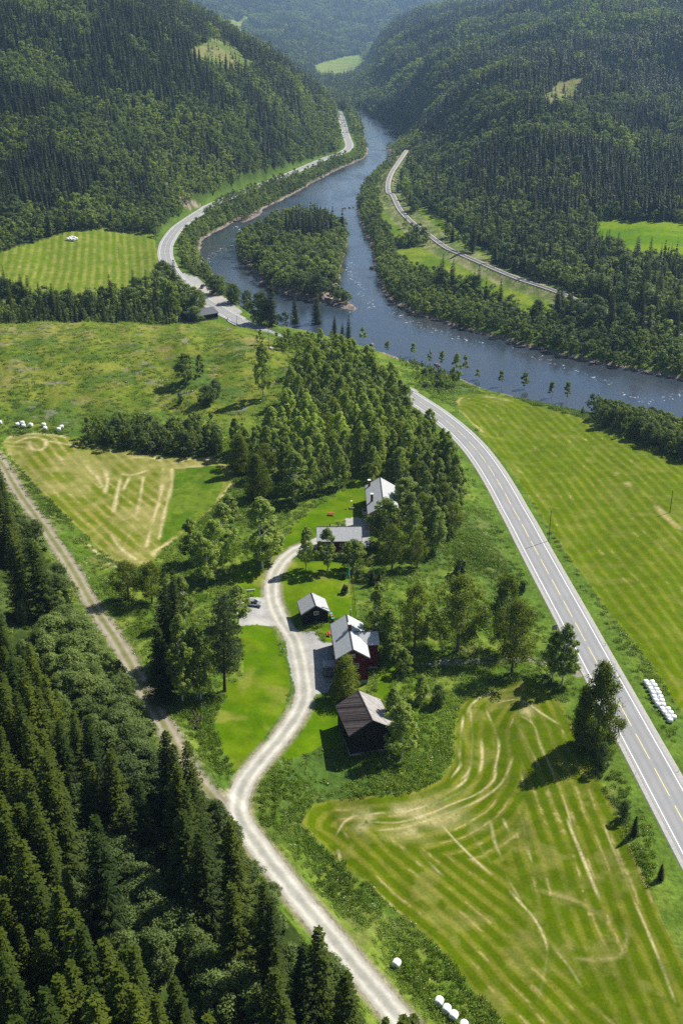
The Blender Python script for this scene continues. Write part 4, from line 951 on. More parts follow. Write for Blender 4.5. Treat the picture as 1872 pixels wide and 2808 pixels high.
bb((565,1055), (570,1110), 'alder', 44, 'bushy sapling clump at the lower edge of the clearing')
bb((588,1040), (592,1090), 'alder', 34, 'second bushy sapling clump right of the first on the clearing')
bb((493,1078), (495,1108), 'bush', 20, 'small shrub left of the sapling clumps on the clearing')
bb((740,765), (748,893), 'spruce', 52, 'tallest dark spruce at the river end of the road bridge')
bb((805,815), (812,893), 'spruce', 34, 'spruce by the river, second right of the tallest one')
bb((866,800), (872,900), 'spruce', 42, 'dark spruce in front of the shingle bank of the island')
bb(k8(675,8), k8(685,195), 'spruce', 24, 'left of the three slim spruces at the top of the birch wood')
bb(k8(742,75), k8(750,232), 'spruce', 20, 'short middle one of the three slim spruces at the river')
bb(k8(797,0), k8(803,245), 'spruce', 24, 'right slim spruce standing against the water')
bb((712,800), (716,888), 'alder', 60, 'broad leafy tree left of the tallest riverside spruce')
bb(k4(100,660), k4(100,745), 'sapling', 22, 'first thin birch on the near river bank, right of the slim spruces')
bb(k4(212,725), k4(205,790), 'sapling', 18, 'second thin sapling on the near river bank')
bb(k4(330,735), k4(332,812), 'sapling', 18, 'faint thin sapling on the near river bank above the bushes')
bb(k4(405,765), k4(402,850), 'sapling', 13, 'narrow bright sapling beside the bank stones')
bb(k4(465,768), k4(458,856), 'sapling', 20, 'slim birch right of the bank stones')
bb(k4(525,783), k4(522,935), 'birch', 34, 'bigger dark birch on the near bank where the river meadow ends')
bb(k4(570,788), k4(568,890), 'sapling', 22, 'pale slim birch right behind the bigger dark one')
bb(k4(626,855), k4(624,915), 'sapling', 18, 'short birch at the top corner of the striped field')
bb(k4(735,862), k4(732,948), 'sapling', 18, 'dark slim birch on the field hedge left of the bent one')
bb(k4(848,872), k4(832,968), 'sapling', 26, 'bent birch on the field hedge by the river')
bb(k4(978,910), k4(952,1000), 'sapling', 22, 'sparse yellowish birch leaning over the river')
bb(k4(1045,915), k4(1027,1022), 'sapling', 22, 'sparse thin birch nearest the big riverside bushes')
for i, (t_, b_, w_) in enumerate([((590,752),(601,806),50), ((634,778),(646,832),44), ((672,795),(679,842),26)]):
    bb(t_, b_, 'alder', w_, ['leafy tree behind the roadside lay-by', 'rounded tree between lay-by and river', 'narrow small tree on the river edge by the lay-by', 'dark leafy tree at the upper end of the lay-by'][i])
bb(crop([(1140,90)],760,1540,4.356)[0], crop([(1130,280)],760,1540,4.356)[0], 'spruce', 26, 'young bright spruce behind the wire fence corner')
bb(crop([(1215,110)],760,1540,4.356)[0], crop([(1215,270)],760,1540,4.356)[0], 'spruce', 20, 'second young spruce just right of the fence corner one')
bb(crop([(800,110)],760,1540,4.356)[0], crop([(815,200)],760,1540,4.356)[0], 'bush', 20, 'small shrub on the lawn left of the green pennant')
bb(crop([(810,260)],760,1540,4.356)[0], crop([(820,380)],760,1540,4.356)[0], 'bush', 24, 'shrub on the lawn halfway down the flagpole')

bb(crop([(450,490)],440,740,4.9)[0], crop([(460,690)],440,740,4.9)[0], 'alder', 44, 'leafy tree in front of the roadside shed roof')
bb(crop([(85,120)],440,740,4.9)[0], crop([(85,690)],440,740,4.9)[0], 'birch', 34, 'left of the two tall thin trunked birches behind the clearing crest')
bb(crop([(150,140)],440,740,4.9)[0], crop([(165,690)],440,740,4.9)[0], 'birch', 40, 'right of the two tall thin trunked birches behind the clearing crest')
# ---- individuals and the uncountable rest
TT = np.concatenate(T); X, Y = TT[:, 0], TT[:, 1]; Z = ground(X, Y)
ok = np.ones(len(X), bool)
_s0 = (TT[:, 5] == 0) & (TT[:, 2] == 0)      # spruces of the lower wood must not stand in front of the alder groves and gaps
_z = [np.array(D(q)) for q in AZP+OPENP]
for fr in (.55, .8, 1.0):
    _a, _b = proj(X, Y, Z+TT[:, 3]*fr)
    for q in _z: ok &= ~(_s0 & inpoly(_a, _b, q))
for (x, y, z, k, H, r_, l, gname) in MAN: ok &= ~((np.abs(X-x) < 3.2) & (np.abs(Y-y) < 3.2))
for hx, hy, hr in ((12, 299, 12.5), (-.6, 275, 8), (1.9, 219, 10), (5, 193, 8), (-7, 238, 6), (-74, 551, 12)): ok &= np.hypot(X-hx, (Y-hy)*(.8 if hr > 9 else 1)) > hr
TT, X, Y, Z = TT[ok], X[ok], Y[ok], Z[ok]
KD = TT[:, 2].astype(int); HH = TT[:, 3]; RS = TT[:, 4]; ST = TT[:, 5].astype(int)
dist = np.sqrt(X*X+Y*Y+(Z-CAM_H)**2)
px, pb = proj(X, Y, Z); _, ptp = proj(X, Y, Z+HH); size = pb-ptp
seen = (px > -25) & (px < 1897) & (ptp < 2790) & (pb > 0)
print('island spruces', ((ST == 5) & (KD == 0)).sum(), HH[(ST == 5) & (KD == 0)].mean() if ((ST == 5) & (KD == 0)).any() else 0)
print('trees', len(X), 'near', (Y < 600).sum())
STN = {0: ('in the dark wood at the lower left below the gravel track', 'lower left wood'), 1: ('on the steep forested hill left of the river', 'left hill forest'), 2: ('in the forest right of the railway', 'right hill forest'),
 3: ('in the tree belt between highway and river', 'belt between highway and river'), 4: ('in the tree belt along the far river bank', 'far bank tree belt'), 5: ('on the river island', 'island trees'), 6: ('on the far blue range', 'far range'),
 7: ('in the birch wood between clearing and highway', 'birch wood'), 8: ('in the dark row behind the upper left field', 'row above the left field'), 9: ('in the hollow behind the clearing', 'trees behind the clearing'),
 10: ('near the road bridge', 'trees by the bridge'), 11: ('in the big clump at the right river bank', 'right bank clump'), 12: ('along the near river bank', 'near bank bushes')}
LOOK = {'spruce': 'dark pointed spruce', 'birch': 'slender green birch', 'alder': 'grey-green leafy alder', 'oak': 'broad leafy tree', 'bush': 'low leafy bush', 'pine': 'pine', 'dense': 'dense tree', 'sapling': 'thin sapling'}
CATG = {'spruce': 'tree', 'birch': 'tree', 'alder': 'tree', 'oak': 'tree', 'bush': 'bush', 'pine': 'tree', 'dense': 'tree', 'sapling': 'tree'}
NAMES = {'spruce': 'spruce_tree', 'birch': 'birch_tree', 'alder': 'alder_tree', 'oak': 'broadleaf_tree', 'bush': 'shrub', 'pine': 'pine_tree', 'dense': 'broadleaf_tree', 'sapling': 'birch_sapling'}
LIM = {'spruce': 215, 'birch': 160, 'alder': 215, 'oak': 40, 'bush': 60, 'pine': 10, 'dense': 10, 'sapling': 10}
TREES_MADE = 0
def ordn(n): return '%d%s' % (n, 'th' if 10 <= n % 100 <= 20 else {1: 'st', 2: 'nd', 3: 'rd'}.get(n % 10, 'th'))
def tree(x, y, z, kind, H, rr, label, group, rot=None):
    """one tree: an Empty at the foot with trunk and crown as its parts"""
    global TREES_MADE
    cm, tm, h0, r0 = PRO[kind][rng.integers(len(PRO[kind]))]
    e = bpy.data.objects.new(NAMES[kind], None); COL.objects.link(e); e.empty_display_size = .5
    e.location = (x, y, z-.1); e.rotation_euler = (rng.normal(0, .02), rng.normal(0, .02), rng.uniform(0, 6.28) if rot is None else rot)
    e.scale = (rr/r0, rr/r0*rng.uniform(.92, 1.08), H/h0); tag(e, label, CATG[kind], group)
    c = bpy.data.objects.new('crown', cm); t = bpy.data.objects.new('trunk', tm)
    for o in (c, t): COL.objects.link(o); o.parent = e
    TREES_MADE += 1; return e
for x, y, z, k, H, r_, l, gname in MAN: tree(x, y, z, k, H, r_, l, gname)
rest = np.ones(len(X), bool)
for k in KINDS:
    c = np.nonzero((KD == KINDS.index(k)) & seen)[0]; c = c[np.argsort(-size[c]*np.where(ST[c] == 0, 1.0, 1))][:LIM[k]]
    place = {}
    for st_ in set(ST[c]):
        q = c[ST[c] == st_]; row = ((2808-ptp[q])//(52 if st_ in (0, 7) else 40)).astype(int); rows_ = sorted(set(row))
        for ri, r_ in enumerate(rows_):
            qq = q[row == r_]; qq = qq[np.argsort(px[qq])]
            for ci, t_ in enumerate(qq): place[t_] = (ci+1, ri+1)
    for i in c:
        d_, g_ = STN[ST[i]]; ci, ri = place[i]
        hq = HH[i]; band = 'tall ' if hq > {'spruce': 19, 'birch': 11.5, 'alder': 8.2, 'oak': 10, 'bush': 2.4, 'pine': 9, 'dense': 9, 'sapling': 9}[k] else ('small ' if hq < {'spruce': 14, 'birch': 9.5, 'alder': 6.2, 'oak': 9, 'bush': 1.7, 'pine': 3, 'dense': 3, 'sapling': 3}[k] else '')
        r0 = PRO[k][0][3]/PRO[k][0][2]*hq*RS[i]*rng.uniform(.88, 1.12)
        if k == 'spruce' and ST[i] == 0: r0 *= 1.12
        tree(X[i], Y[i], Z[i], k, hq, r0, '%s%s, %s from left in %s row up, %s' % (band, LOOK[k], ordn(ci), ordn(ri), g_), k+' of the '+g_)
    rest[c] = False
print('individual trees', TREES_MADE)

def gn_scatter(name, P_, rot, scl, idx, protos, label, cat, mats=None):
    """many small copies on points: one 'stuff' object"""
    me = bpy.data.meshes.new(name); me.vertices.add(len(P_)); me.vertices.foreach_set('co', np.asarray(P_, np.float32).ravel())
    a = me.attributes.new('rot', 'FLOAT_VECTOR', 'POINT'); a.data.foreach_set('vector', np.asarray(rot, np.float32).ravel())
    a = me.attributes.new('scl', 'FLOAT_VECTOR', 'POINT'); a.data.foreach_set('vector', np.asarray(scl, np.float32).ravel())
    a = me.attributes.new('idx', 'INT', 'POINT'); a.data.foreach_set('value', np.asarray(idx, np.int32))
    o = bpy.data.objects.new(name, me); COL.objects.link(o)
    ng = bpy.data.node_groups.new(name, 'GeometryNodeTree')
    ng.interface.new_socket('Geometry', in_out='INPUT', socket_type='NodeSocketGeometry'); ng.interface.new_socket('Geometry', in_out='OUTPUT', socket_type='NodeSocketGeometry')
    gi = N_(ng, 'NodeGroupInput'); go = N_(ng, 'NodeGroupOutput'); ip = N_(ng, 'GeometryNodeInstanceOnPoints'); jn = N_(ng, 'GeometryNodeJoinGeometry')
    objs = []
    for i, m_ in enumerate(protos):
        po = bpy.data.objects.new(name+'_plant', m_); objs.append(po)
    for po in reversed(objs):
        n = N_(ng, 'GeometryNodeObjectInfo'); n.inputs[0].default_value = po; n.inputs['As Instance'].default_value = True
        ng.links.new(n.outputs['Geometry'], jn.inputs[0])
    def attr(nm, t):
        n = N_(ng, 'GeometryNodeInputNamedAttribute', data_type=t); n.inputs[0].default_value = nm; return n.outputs[0]
    ng.links.new(gi.outputs[0], ip.inputs['Points']); ng.links.new(jn.outputs[0], ip.inputs['Instance']); ip.inputs['Pick Instance'].default_value = True
    ng.links.new(attr('idx', 'INT'), ip.inputs['Instance Index']); ng.links.new(attr('rot', 'FLOAT_VECTOR'), ip.inputs['Rotation']); ng.links.new(attr('scl', 'FLOAT_VECTOR'), ip.inputs['Scale'])
    ng.links.new(ip.outputs[0], go.inputs[0])
    md = o.modifiers.new('scatter', 'NODES'); md.node_group = ng
    return tag(o, label, cat, kind='stuff')
def rest_obj(sel, fam, name, label):
    f = FAR[fam]; n = sel.sum(); x, y, z, h, r_ = X[sel], Y[sel], Z[sel], HH[sel], RS[sel]
    lowp = y > 1250; idx = np.where(lowp, 3+rng.integers(0, 2, n), rng.integers(0, 3, n)); h0 = np.array([q[1] for q in f])[idx]
    s = h/h0; w_ = s*r_*rng.uniform(.85, 1.2, n)
    gn_scatter(name, np.stack([x, y, z-.1], 1), np.stack([np.zeros(n), np.zeros(n), rng.uniform(0, 6.28, n)], 1), np.stack([w_, w_, s*rng.uniform(.9, 1.1, n)], 1), idx, [q[0] for q in f], label, 'forest')
rest_obj(rest & (KD == 0), 'spruce', 'spruce_forest', 'dark mass of spruces covering the hills and the far range')
rest_obj(rest & (KD != 0), 'leafy', 'leafy_forest', 'lighter green broadleaf woods on the hills and along the river')

# ---- tall herbs and rough grass near the camera
def tuft_geo(seed, R_=.6, H=.75, n=46, w=.055, flower=False):
    g = np.random.default_rng(seed); a = g.uniform(0, 6.283, n); r = R_*np.sqrt(g.random(n)); p = np.stack([np.cos(a)*r, np.sin(a)*r, np.zeros(n)-.05], 1)
    d = unit(np.stack([g.normal(0, .33, n), g.normal(0, .33, n), np.ones(n)], 1)); s = unit(np.cross(d, g.normal(size=(n, 3)))); L = H*g.uniform(.45, 1.15, n)
    V, F = kites(p, d, s, L, np.full(n, w))
    q = 30; c = np.stack([g.normal(0, R_*.55, q), g.normal(0, R_*.55, q), H*g.uniform(.3, .95, q)], 1)
    v2, f2 = rand_leaves(c, np.tile([0, 0, 1.], (q, 1)), .13, g, 1.2)
    V, F = merge([(V, F), (v2, f2)]); mi = np.zeros(len(F), int)
    if flower: mi[-9:] = 1
    return mesh_np('tuft', V, F, [M_HERB, M_FLOW], mi=mi, link=False).data
tufts = [tuft_geo(i, .62, .8) for i in range(3)]+[tuft_geo(9, .6, .9, flower=True)]
spots = []
for (ya, yb, s) in ((84, 150, .95), (150, 230, 1.0), (230, 330, 1.25), (330, 470, 1.8)):
    x, y = jitter_grid(-.37*yb, .37*yb, ya, yb, s); k = abs(x/y) < .37; spots.append(np.stack([x[k], y[k], np.full(k.sum(), s)], 1))
S_ = np.concatenate(spots); x, y, s = S_.T; z = ground(x, y)
lo = np.where(y < 300, left_of(x, y), -9); nr = (nearest(reg, x, y) == 0) & (nearest(dR, x, y) > 7.0) & (nearest(bank, x, y) > 5)
dens = np.where(lo > 5, .10, .93); dens = np.where(fbm(x/4, y/4, 161, 2) < .40, dens*.5, dens); dens = np.where(nearest(inC, x, y), .34, dens); dens = np.where(nearest(dR, x, y) < 10, .35, dens)
pt = fbm(x/13, y/13, 160, 3); dens = dens*np.where((pt < .42) & (lo < 5), .35, 1)
k = nr & (nearest(dD, x, y) > 3.3) & in_view(x, y, z, 1, 40, 3) & (rng.random(len(x)) < dens)
x, y, z, s, pt, lo = [q[k] for q in (x, y, z, s, pt, lo)]; n = len(x)
hs = np.clip((pt-.35)*3.2, .45, 1.35)*rng.uniform(.7, 1.25, n); hs = np.where(nearest(inC, x, y), .45, hs); de = np.minimum(dmin(x, y), 6); hs = hs*np.clip((de-1.8)/4, .25, 1); ws = s*rng.uniform(.85, 1.2, n)
gn_scatter('tall_grass', np.stack([x, y, z], 1), np.stack([rng.normal(0, .08, n), rng.normal(0, .08, n), rng.uniform(0, 6.28, n)], 1), np.stack([ws, ws, hs], 1), np.where(rng.random(n) < .035, 3, rng.integers(0, 3, n)), tufts, 'tall herbs and rough grass on the banks between fields, houses and roads', 'grass')
print('tufts', n)
# ------------------------------------------------------------------ things built by people
class MB:
    def __init__(s): s.V = []; s.F = []
    def add(s, V, F):
        n = len(s.V); s.V += [tuple(map(float, v)) for v in V]; s.F += [tuple(int(i)+n for i in f) for f in F]; return s
    def box(s, x0, x1, y0, y1, z0, z1, M=None):
        V = [(x, y, z) for z in (z0, z1) for y in (y0, y1) for x in (x0, x1)]
        if M is not None: V = [tuple(M @ Vector(v)) for v in V]
        return s.add(V, [(0, 2, 3, 1), (4, 5, 7, 6), (0, 1, 5, 4), (2, 6, 7, 3), (0, 4, 6, 2), (1, 3, 7, 5)])
    def prism(s, prof, y0, y1, axis='y'):
        n = len(prof)
        f = (lambda a, b, y: (a, y, b)) if axis == 'y' else (lambda a, b, y: (y, a, b))
        V = [f(a, b, y0) for a, b in prof]+[f(a, b, y1) for a, b in prof]
        return s.add(V, [tuple(range(n))[::-1], tuple(range(n, 2*n))]+[(i, (i+1) % n, n+(i+1) % n, n+i) for i in range(n)])
    def tube(s, p, q, r0, r1=None, k=8):
        r1 = r0 if r1 is None else r1; V, F = tube_np([p, q], [r0, r1], k); s.add(V, F)
        n = len(s.V)-2*k; s.F += [tuple(range(n, n+k))[::-1], tuple(range(n+k, n+2*k))]; return s
    def build(s, name, m, parent=None, loc=None, smoothed=False, bev=0):
        me = bpy.data.meshes.new(name); me.from_pydata(s.V, [], s.F); me.materials.append(m)
        import bmesh
        bm = bmesh.new(); bm.from_mesh(me); bmesh.ops.recalc_face_normals(bm, faces=bm.faces[:])
        if bev: bmesh.ops.bevel(bm, geom=bm.edges[:], offset=bev, segments=2, affect='EDGES', profile=.5)
        bm.to_mesh(me); bm.free()
        if smoothed: me.polygons.foreach_set('use_smooth', [True]*len(me.polygons))
        o = bpy.data.objects.new(name, me); COL.objects.link(o)
        if parent: o.parent = parent
        if loc is not None: o.location = loc
        return o
def empty(name, x, y, z=None, rz=0, label=None, cat=None, group=None):
    o = bpy.data.objects.new(name, None); COL.objects.link(o); o.empty_display_size = .5
    o.location = (x, y, float(ground(x, y)) if z is None else z); o.rotation_euler = (0, 0, rz); return tag(o, label, cat, group)
def copy_tree(o, parent=None):
    c = o.copy(); COL.objects.link(c)
    if parent: c.parent = parent
    for ch in [q for q in bpy.data.objects if q.parent == o]: copy_tree(ch, c)
    return c
def boards(name, c, var=.35, period=.18, axis=1, rough=.85):
    """upright or lying boards"""
    m, nt, b = mat(name, rough, .15); tc = N_(nt, 'ShaderNodeTexCoord'); sp = N_(nt, 'ShaderNodeSeparateXYZ'); nt.links.new(tc.outputs['Object'], sp.inputs[0])
    ad = N_(nt, 'ShaderNodeMath', operation='ADD')
    if axis == 1: nt.links.new(sp.outputs[0], ad.inputs[0]); nt.links.new(sp.outputs[1], ad.inputs[1])
    else: nt.links.new(sp.outputs[2], ad.inputs[0]); ad.inputs[1].default_value = 0
    dv = N_(nt, 'ShaderNodeMath', operation='DIVIDE'); nt.links.new(ad.outputs[0], dv.inputs[0]); dv.inputs[1].default_value = period
    fl = N_(nt, 'ShaderNodeMath', operation='FLOOR'); nt.links.new(dv.outputs[0], fl.inputs[0])
    fr = N_(nt, 'ShaderNodeMath', operation='FRACT'); nt.links.new(dv.outputs[0], fr.inputs[0])
    wn = N_(nt, 'ShaderNodeTexWhiteNoise', noise_dimensions='1D'); nt.links.new(fl.outputs[0], wn.inputs['W'])
    c1 = ramp(nt, wn.outputs['Value'], [(0, [q*(1-var) for q in c]), (1, [q*(1+var) for q in c])])
    gap = ramp(nt, fr.outputs[0], [(0.0, .45), (.12, 1.0)]); n_ = ramp(nt, noise(nt, 1.2, 4, .6, sc=(1, 1, .25) if axis == 1 else (.3, .3, 1)), [(.3, .8), (.7, 1.15)])
    nt.links.new(mul(nt, mul(nt, c1, gap), n_), b.inputs['Base Color']); return m
def slates(name, c, p=.55, rows=False, var=.16):
    m, nt, b = mat(name, .5, .4); tc = N_(nt, 'ShaderNodeTexCoord'); sp = N_(nt, 'ShaderNodeSeparateXYZ'); nt.links.new(tc.outputs['Object'], sp.inputs[0])
    outs = []
    for sg in ((1.35, -1.35) if not rows else (0.0,)):
        m1 = N_(nt, 'ShaderNodeMath', operation='MULTIPLY_ADD')
        if rows: nt.links.new(sp.outputs[0], m1.inputs[0]); m1.inputs[1].default_value = 1/p*1.6; m1.inputs[2].default_value = 0
        else:
            nt.links.new(sp.outputs[0], m1.inputs[0]); m1.inputs[1].default_value = sg/p
            m2 = N_(nt, 'ShaderNodeMath', operation='DIVIDE'); nt.links.new(sp.outputs[1], m2.inputs[0]); m2.inputs[1].default_value = p; nt.links.new(m2.outputs[0], m1.inputs[2])
        f = N_(nt, 'ShaderNodeMath', operation='FRACT'); nt.links.new(m1.outputs[0], f.inputs[0])
        outs.append(ramp(nt, f.outputs[0], [(0, .62), (.14, 1.0), (1.0, .93)]))
    base = ramp(nt, noise(nt, 1.8, 4, .75), [(.28, [q*(1-var*1.5) for q in c]), (.72, [q*(1+var) for q in c])])
    cc = base
    for o_ in outs: cc = mul(nt, cc, o_)
    nt.links.new(cc, b.inputs['Base Color']); return m
M_SLATE = slates('grey_slate_roof', (.42, .43, .44), .95); M_SLATER = slates('slate_rows_roof', (.42, .44, .45), .5, True)
M_BARNL = boards('dark_roof_boards', (.085, .068, .066), .75, .24, axis=1); M_BARNR = boards('pale_roof_boards', (.30, .285, .275), .25, .24, axis=1)  # barn roof: left slope boards dark and streaky, right slope boards paler
M_RED = boards('red_boards', (.115, .012, .012)); M_BLACK = boards('tarred_black_boards', (.012, .0105, .012), .3); M_LOGS = boards('tarred_logs', (.014, .012, .012), .3, .32, axis=2)
M_OCH = boards('ochre_boards', (.50, .26, .055), .12); M_TRIM = plain('white_trim', (.74, .74, .72), .6, .3, .08); M_GREYT = plain('grey_trim', (.36, .36, .35), .7, .2, .15)
M_DARKT = plain('dark_trim', (.06, .055, .055), .7, .2, .2); M_BRICK = plain('dark_red_brick', (.13, .045, .035), .9, .1, .3, 8); M_CONC = plain('grey_concrete', (.30, .29, .27), .9, .1, .15, 2)
M_PANE, _nt, _b = mat('window_pane', .08, .6); _b.inputs['Base Color'].default_value = (.02, .025, .03, 1)
M_DECK = boards('deck_planks', (.22, .19, .17), .2, .14); M_ROOFD = plain('dark_felt_roof', (.075, .08, .095), .7, .3, .12, .8)
M_WOODR = plain('red_brown_stained_wood', (.30, .085, .045), .7, .2, .2); M_POLE = plain('weathered_pole_wood', (.10, .08, .065), .9, .1, .3, 2)
M_MET = plain('galvanised_steel', (.40, .41, .42), .4, .5, .1, 3, metal=.7); M_PLASTIC = lambda n, c: plain(n, c, .45, .4, .05)

def house(label, cx, cy, yaw, W, L, eave, ridge, z, wall, roof, name='house', cat='house', oh=.45, roof2=None, barge=None, windows=(), chimneys=(), found=.5, trim=None, rname='roof'):
    e = empty(name, cx, cy, z, yaw, label, cat); w = W/2-oh; l = L/2-oh*.8; t = .16; barge = barge or M_DARKT
    sl_ = (ridge-eave)/(W/2); we = eave+sl_*oh-.1; wr = ridge-.12
    MB().prism([(-w, found-.02), (w, found-.02), (w, we), (0, wr), (-w, we)], -l, l).build('wall', wall, e)
    MB().box(-w-.04, w+.04, -l-.04, l+.04, -3.5, found).build('foundation', M_CONC, e)
    for sg in (-1, 1):
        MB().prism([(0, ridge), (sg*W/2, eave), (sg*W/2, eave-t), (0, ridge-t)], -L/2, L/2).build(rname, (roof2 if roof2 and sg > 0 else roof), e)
    MB().prism([(-.17, ridge-.06), (0, ridge+.07), (.17, ridge-.06)], -L/2-.02, L/2+.02).build('ridge_cap', M_DARKT, e)
    for sg in (-1, 1):
        for f in (-1, 1): MB().prism([(0, ridge+.02), (sg*(W/2+.03), eave+.02), (sg*(W/2+.03), eave-.32), (0, ridge-.32)], f*(L/2+.003), f*(L/2+.06)).build('bargeboard', barge, e)
        MB().tube((sg*(W/2+.07), -L/2, eave-.1), (sg*(W/2+.07), L/2, eave-.1), .07, k=6).build('gutter', M_DARKT, e)
        for f in (-1, 1): MB().box(sg*w-.09, sg*w+.09, f*l-.09, f*l+.09, found, eave-.25).build('corner_board', trim or barge, e)
    for side, u, zz, ww, hh in windows:      # side: F front (-y), B, L (-x), R
        fo = MB(); pa = MB()
        def bx(mb, a0, a1, z0, z1, d0, d1):
            if side == 'F': mb.box(a0, a1, -l-d1, -l-d0, z0, z1)
            elif side == 'B': mb.box(a0, a1, l+d0, l+d1, z0, z1)
            elif side == 'L': mb.box(-w-d1, -w-d0, a0, a1, z0, z1)
            else: mb.box(w+d0, w+d1, a0, a1, z0, z1)
        b_ = .11
        for a in ((u-ww/2, u-ww/2+b_, zz, zz+hh), (u+ww/2-b_, u+ww/2, zz, zz+hh), (u-ww/2+b_, u+ww/2-b_, zz+hh-b_, zz+hh), (u-ww/2+b_, u+ww/2-b_, zz, zz+b_), (u-.04, u+.04, zz+b_, zz+hh-b_)): bx(fo, *a, .002, .09)
        bx(fo, u-ww/2+b_, u-.04, zz+hh*.55-.025, zz+hh*.55+.025, .002, .075); bx(fo, u+.04, u+ww/2-b_, zz+hh*.55-.025, zz+hh*.55+.025, .002, .075)
        fr = fo.build('window', M_TRIM, e); bx(pa, u-ww/2+b_, u+ww/2-b_, zz+b_, zz+hh-b_, .001, .03); pa.build('pane', M_PANE, fr)
    for x, y, h in chimneys:
        zr_ = ridge-abs(x)*sl_; c = MB().box(x-.35, x+.35, y-.35, y+.35, zr_-.6, zr_+h).build('chimney', M_BRICK, e)
        MB().box(x-.47, x+.47, y-.47, y+.47, zr_+h, zr_+h+.16).build('chimney_cap', M_TRIM, c)
    return e
# the farm
zg = lambda x, y: float(ground(x, y))
shed = house('small black boarded outhouse with slate roof and one white window, beside the driveway', -7.0, 238.2, R(11), 7.2, 6.6, 3.5, 5.75, 5.5, M_BLACK, M_SLATE, name='shed', cat='shed', barge=M_GREYT, trim=M_BLACK, windows=[('F', .25, 2.75, 1.25, 1.05)], found=.25, oh=.5)
redh = house('two storey dark red farmhouse with side wing and brick chimney beside the gravel yard', 1.9, 219.2, R(5), 7.8, 15.6, 6.6, 9.15, 4.1, M_RED, M_SLATER, barge=M_GREYT, trim=M_RED,
    windows=[('F', .1, 6.7, .8, .9), ('F', .8, 3.6, 1.2, 1.5), ('F', -1.6, 3.6, 1.2, 1.5), ('L', -4, 3.9, 1.3, 1.4), ('L', 0, 3.9, 1.3, 1.4), ('L', 4, 3.9, 1.3, 1.4), ('L', -2, 1.0, 1.2, 1.3), ('L', 3, 1.0, 1.2, 1.3)], chimneys=[(.15, .9, 1.5)])
# wing of the red house (gable across), all parts of the same house
x0, x1, yf, yb = 3.3, 6.75, -2.35, 3.3; ym = .48*(yf+yb)+.3
MB().prism([(yf+.35, .5), (yb-.35, .5), (yb-.35, 6.5), (ym, 8.1), (yf+.35, 6.5)], x0, x1-.4, axis='x').build('wing_wall', M_RED, redh)
MB().box(x0, x1-.36, yf+.31, yb-.31, -3.5, .498).build('wing_foundation', M_CONC, redh)
MB().prism([(ym, 8.45), (yf, 6.62), (yf, 6.48), (ym, 8.31)], .3, x1, axis='x').build('wing_roof', M_SLATE, redh)
MB().prism([(ym, 8.45), (yb, 6.62), (yb, 6.48), (ym, 8.31)], .3, x1, axis='x').build('wing_roof', M_SLATE, redh)
MB().prism([(ym, 8.5), (yf-.03, 6.66), (yf-.03, 6.36), (ym, 8.2)], x1+.003, x1+.07, axis='x').build('bargeboard', M_DARKT, redh)
MB().box(.9, x1+.02, ym-.12, ym+.12, 8.43, 8.52).build('ridge_cap', M_DARKT, redh)
o = MB().box(6.36, 6.42, -.4, .6, 3.6, 5.0).build('window', M_TRIM, redh); MB().box(6.421, 6.44, -.25, .45, 3.75, 4.85).build('pane', M_PANE, o)
o = MB().box(-6.6, -3.8, -5.6, -2.6, .9, 1.05).build('porch_floor', M_DECK, redh); rl = MB()
for a in (-6.55, -5.2, -3.9): rl.box(a-.05, a+.05, -5.6, -5.5, 1.05, 2.0); rl.box(a-.05, a+.05, -2.7, -2.6, 1.05, 2.0)
rl.box(-6.6, -3.8, -5.6, -5.52, 1.9, 2.0); rl.box(-6.6, -6.52, -5.5, -2.7, 1.9, 2.0); rl.box(-6.6, -3.8, -2.68, -2.6, 1.9, 2.0); rl.build('porch_railing', M_GREYT, redh)
MB().box(-6.5, -3.8, -5.4, -2.9, 3.2, 3.32).build('porch_roof', M_GREYT, redh)
MB().box(-6.9, -6.6, -5.2, -3.0, -.5, .55).box(-6.55, -3.9, -7.2, -5.65, -.5, .35).build('porch_steps', M_CONC, redh)
smr = house('small dark red outbuilding with white windows just below the yellow house', -.65, 274.9, R(91.5), 8.6, 12.5, 5.2, 7.75, 6.0, M_RED, M_SLATE, name='outbuilding', barge=M_DARKT, trim=M_RED,
    windows=[('L', .9-1.4, 3.3, 1.0, 1.0), ('L', -3.2+.4, 3.2, 2.0, 1.2), ('L', -.6, 1.3, 1.2, .9), ('L', -3.0, 1.0, 1.2, 1.0), ('L', 3.8, 3.3, 1.1, 1.0)])
for yy in (2.6, -.1+.3):
    c = MB().tube((.25, yy, 7.3), (.25, yy, 8.4), .16).build('vent_pipe', M_DARKT, smr)
yel = house('long ochre yellow farmhouse with pale slate roof, two chimneys and a deck', 12.0, 298.8, R(1.0), 9.2, 21.0, 5.4, 8.2, 5.9, M_OCH, M_SLATE, barge=M_GREYT, trim=M_TRIM,
    windows=[('F', -2.2, 3.4, 1.1, 1.3), ('F', .3, 3.4, 1.1, 1.3), ('F', 2.6, 1.0, 1.1, 1.3), ('F', -2.2, .9, 1.1, 1.3), ('L', -7, 3.2, 1.1, 1.3), ('L', 3, 3.2, 1.1, 1.3), ('L', -4, .9, 1.1, 1.3), ('L', 6, .9, 1.1, 1.3)], chimneys=[(-3.1, -3.2, 2.3), (-3.4, 8.6, 1.9)])
dk = MB().box(4.45, 7.8, -8.5, -2.5, 1.3, 1.45).build('deck', M_DECK, yel); rl = MB()
for i in range(13): rl.box(7.7, 7.78, -8.5+i*.49, -8.44+i*.49, 1.45, 2.4)
for i in range(7): rl.box(4.5+i*.53, 4.56+i*.53, -8.5, -8.42, 1.45, 2.4)
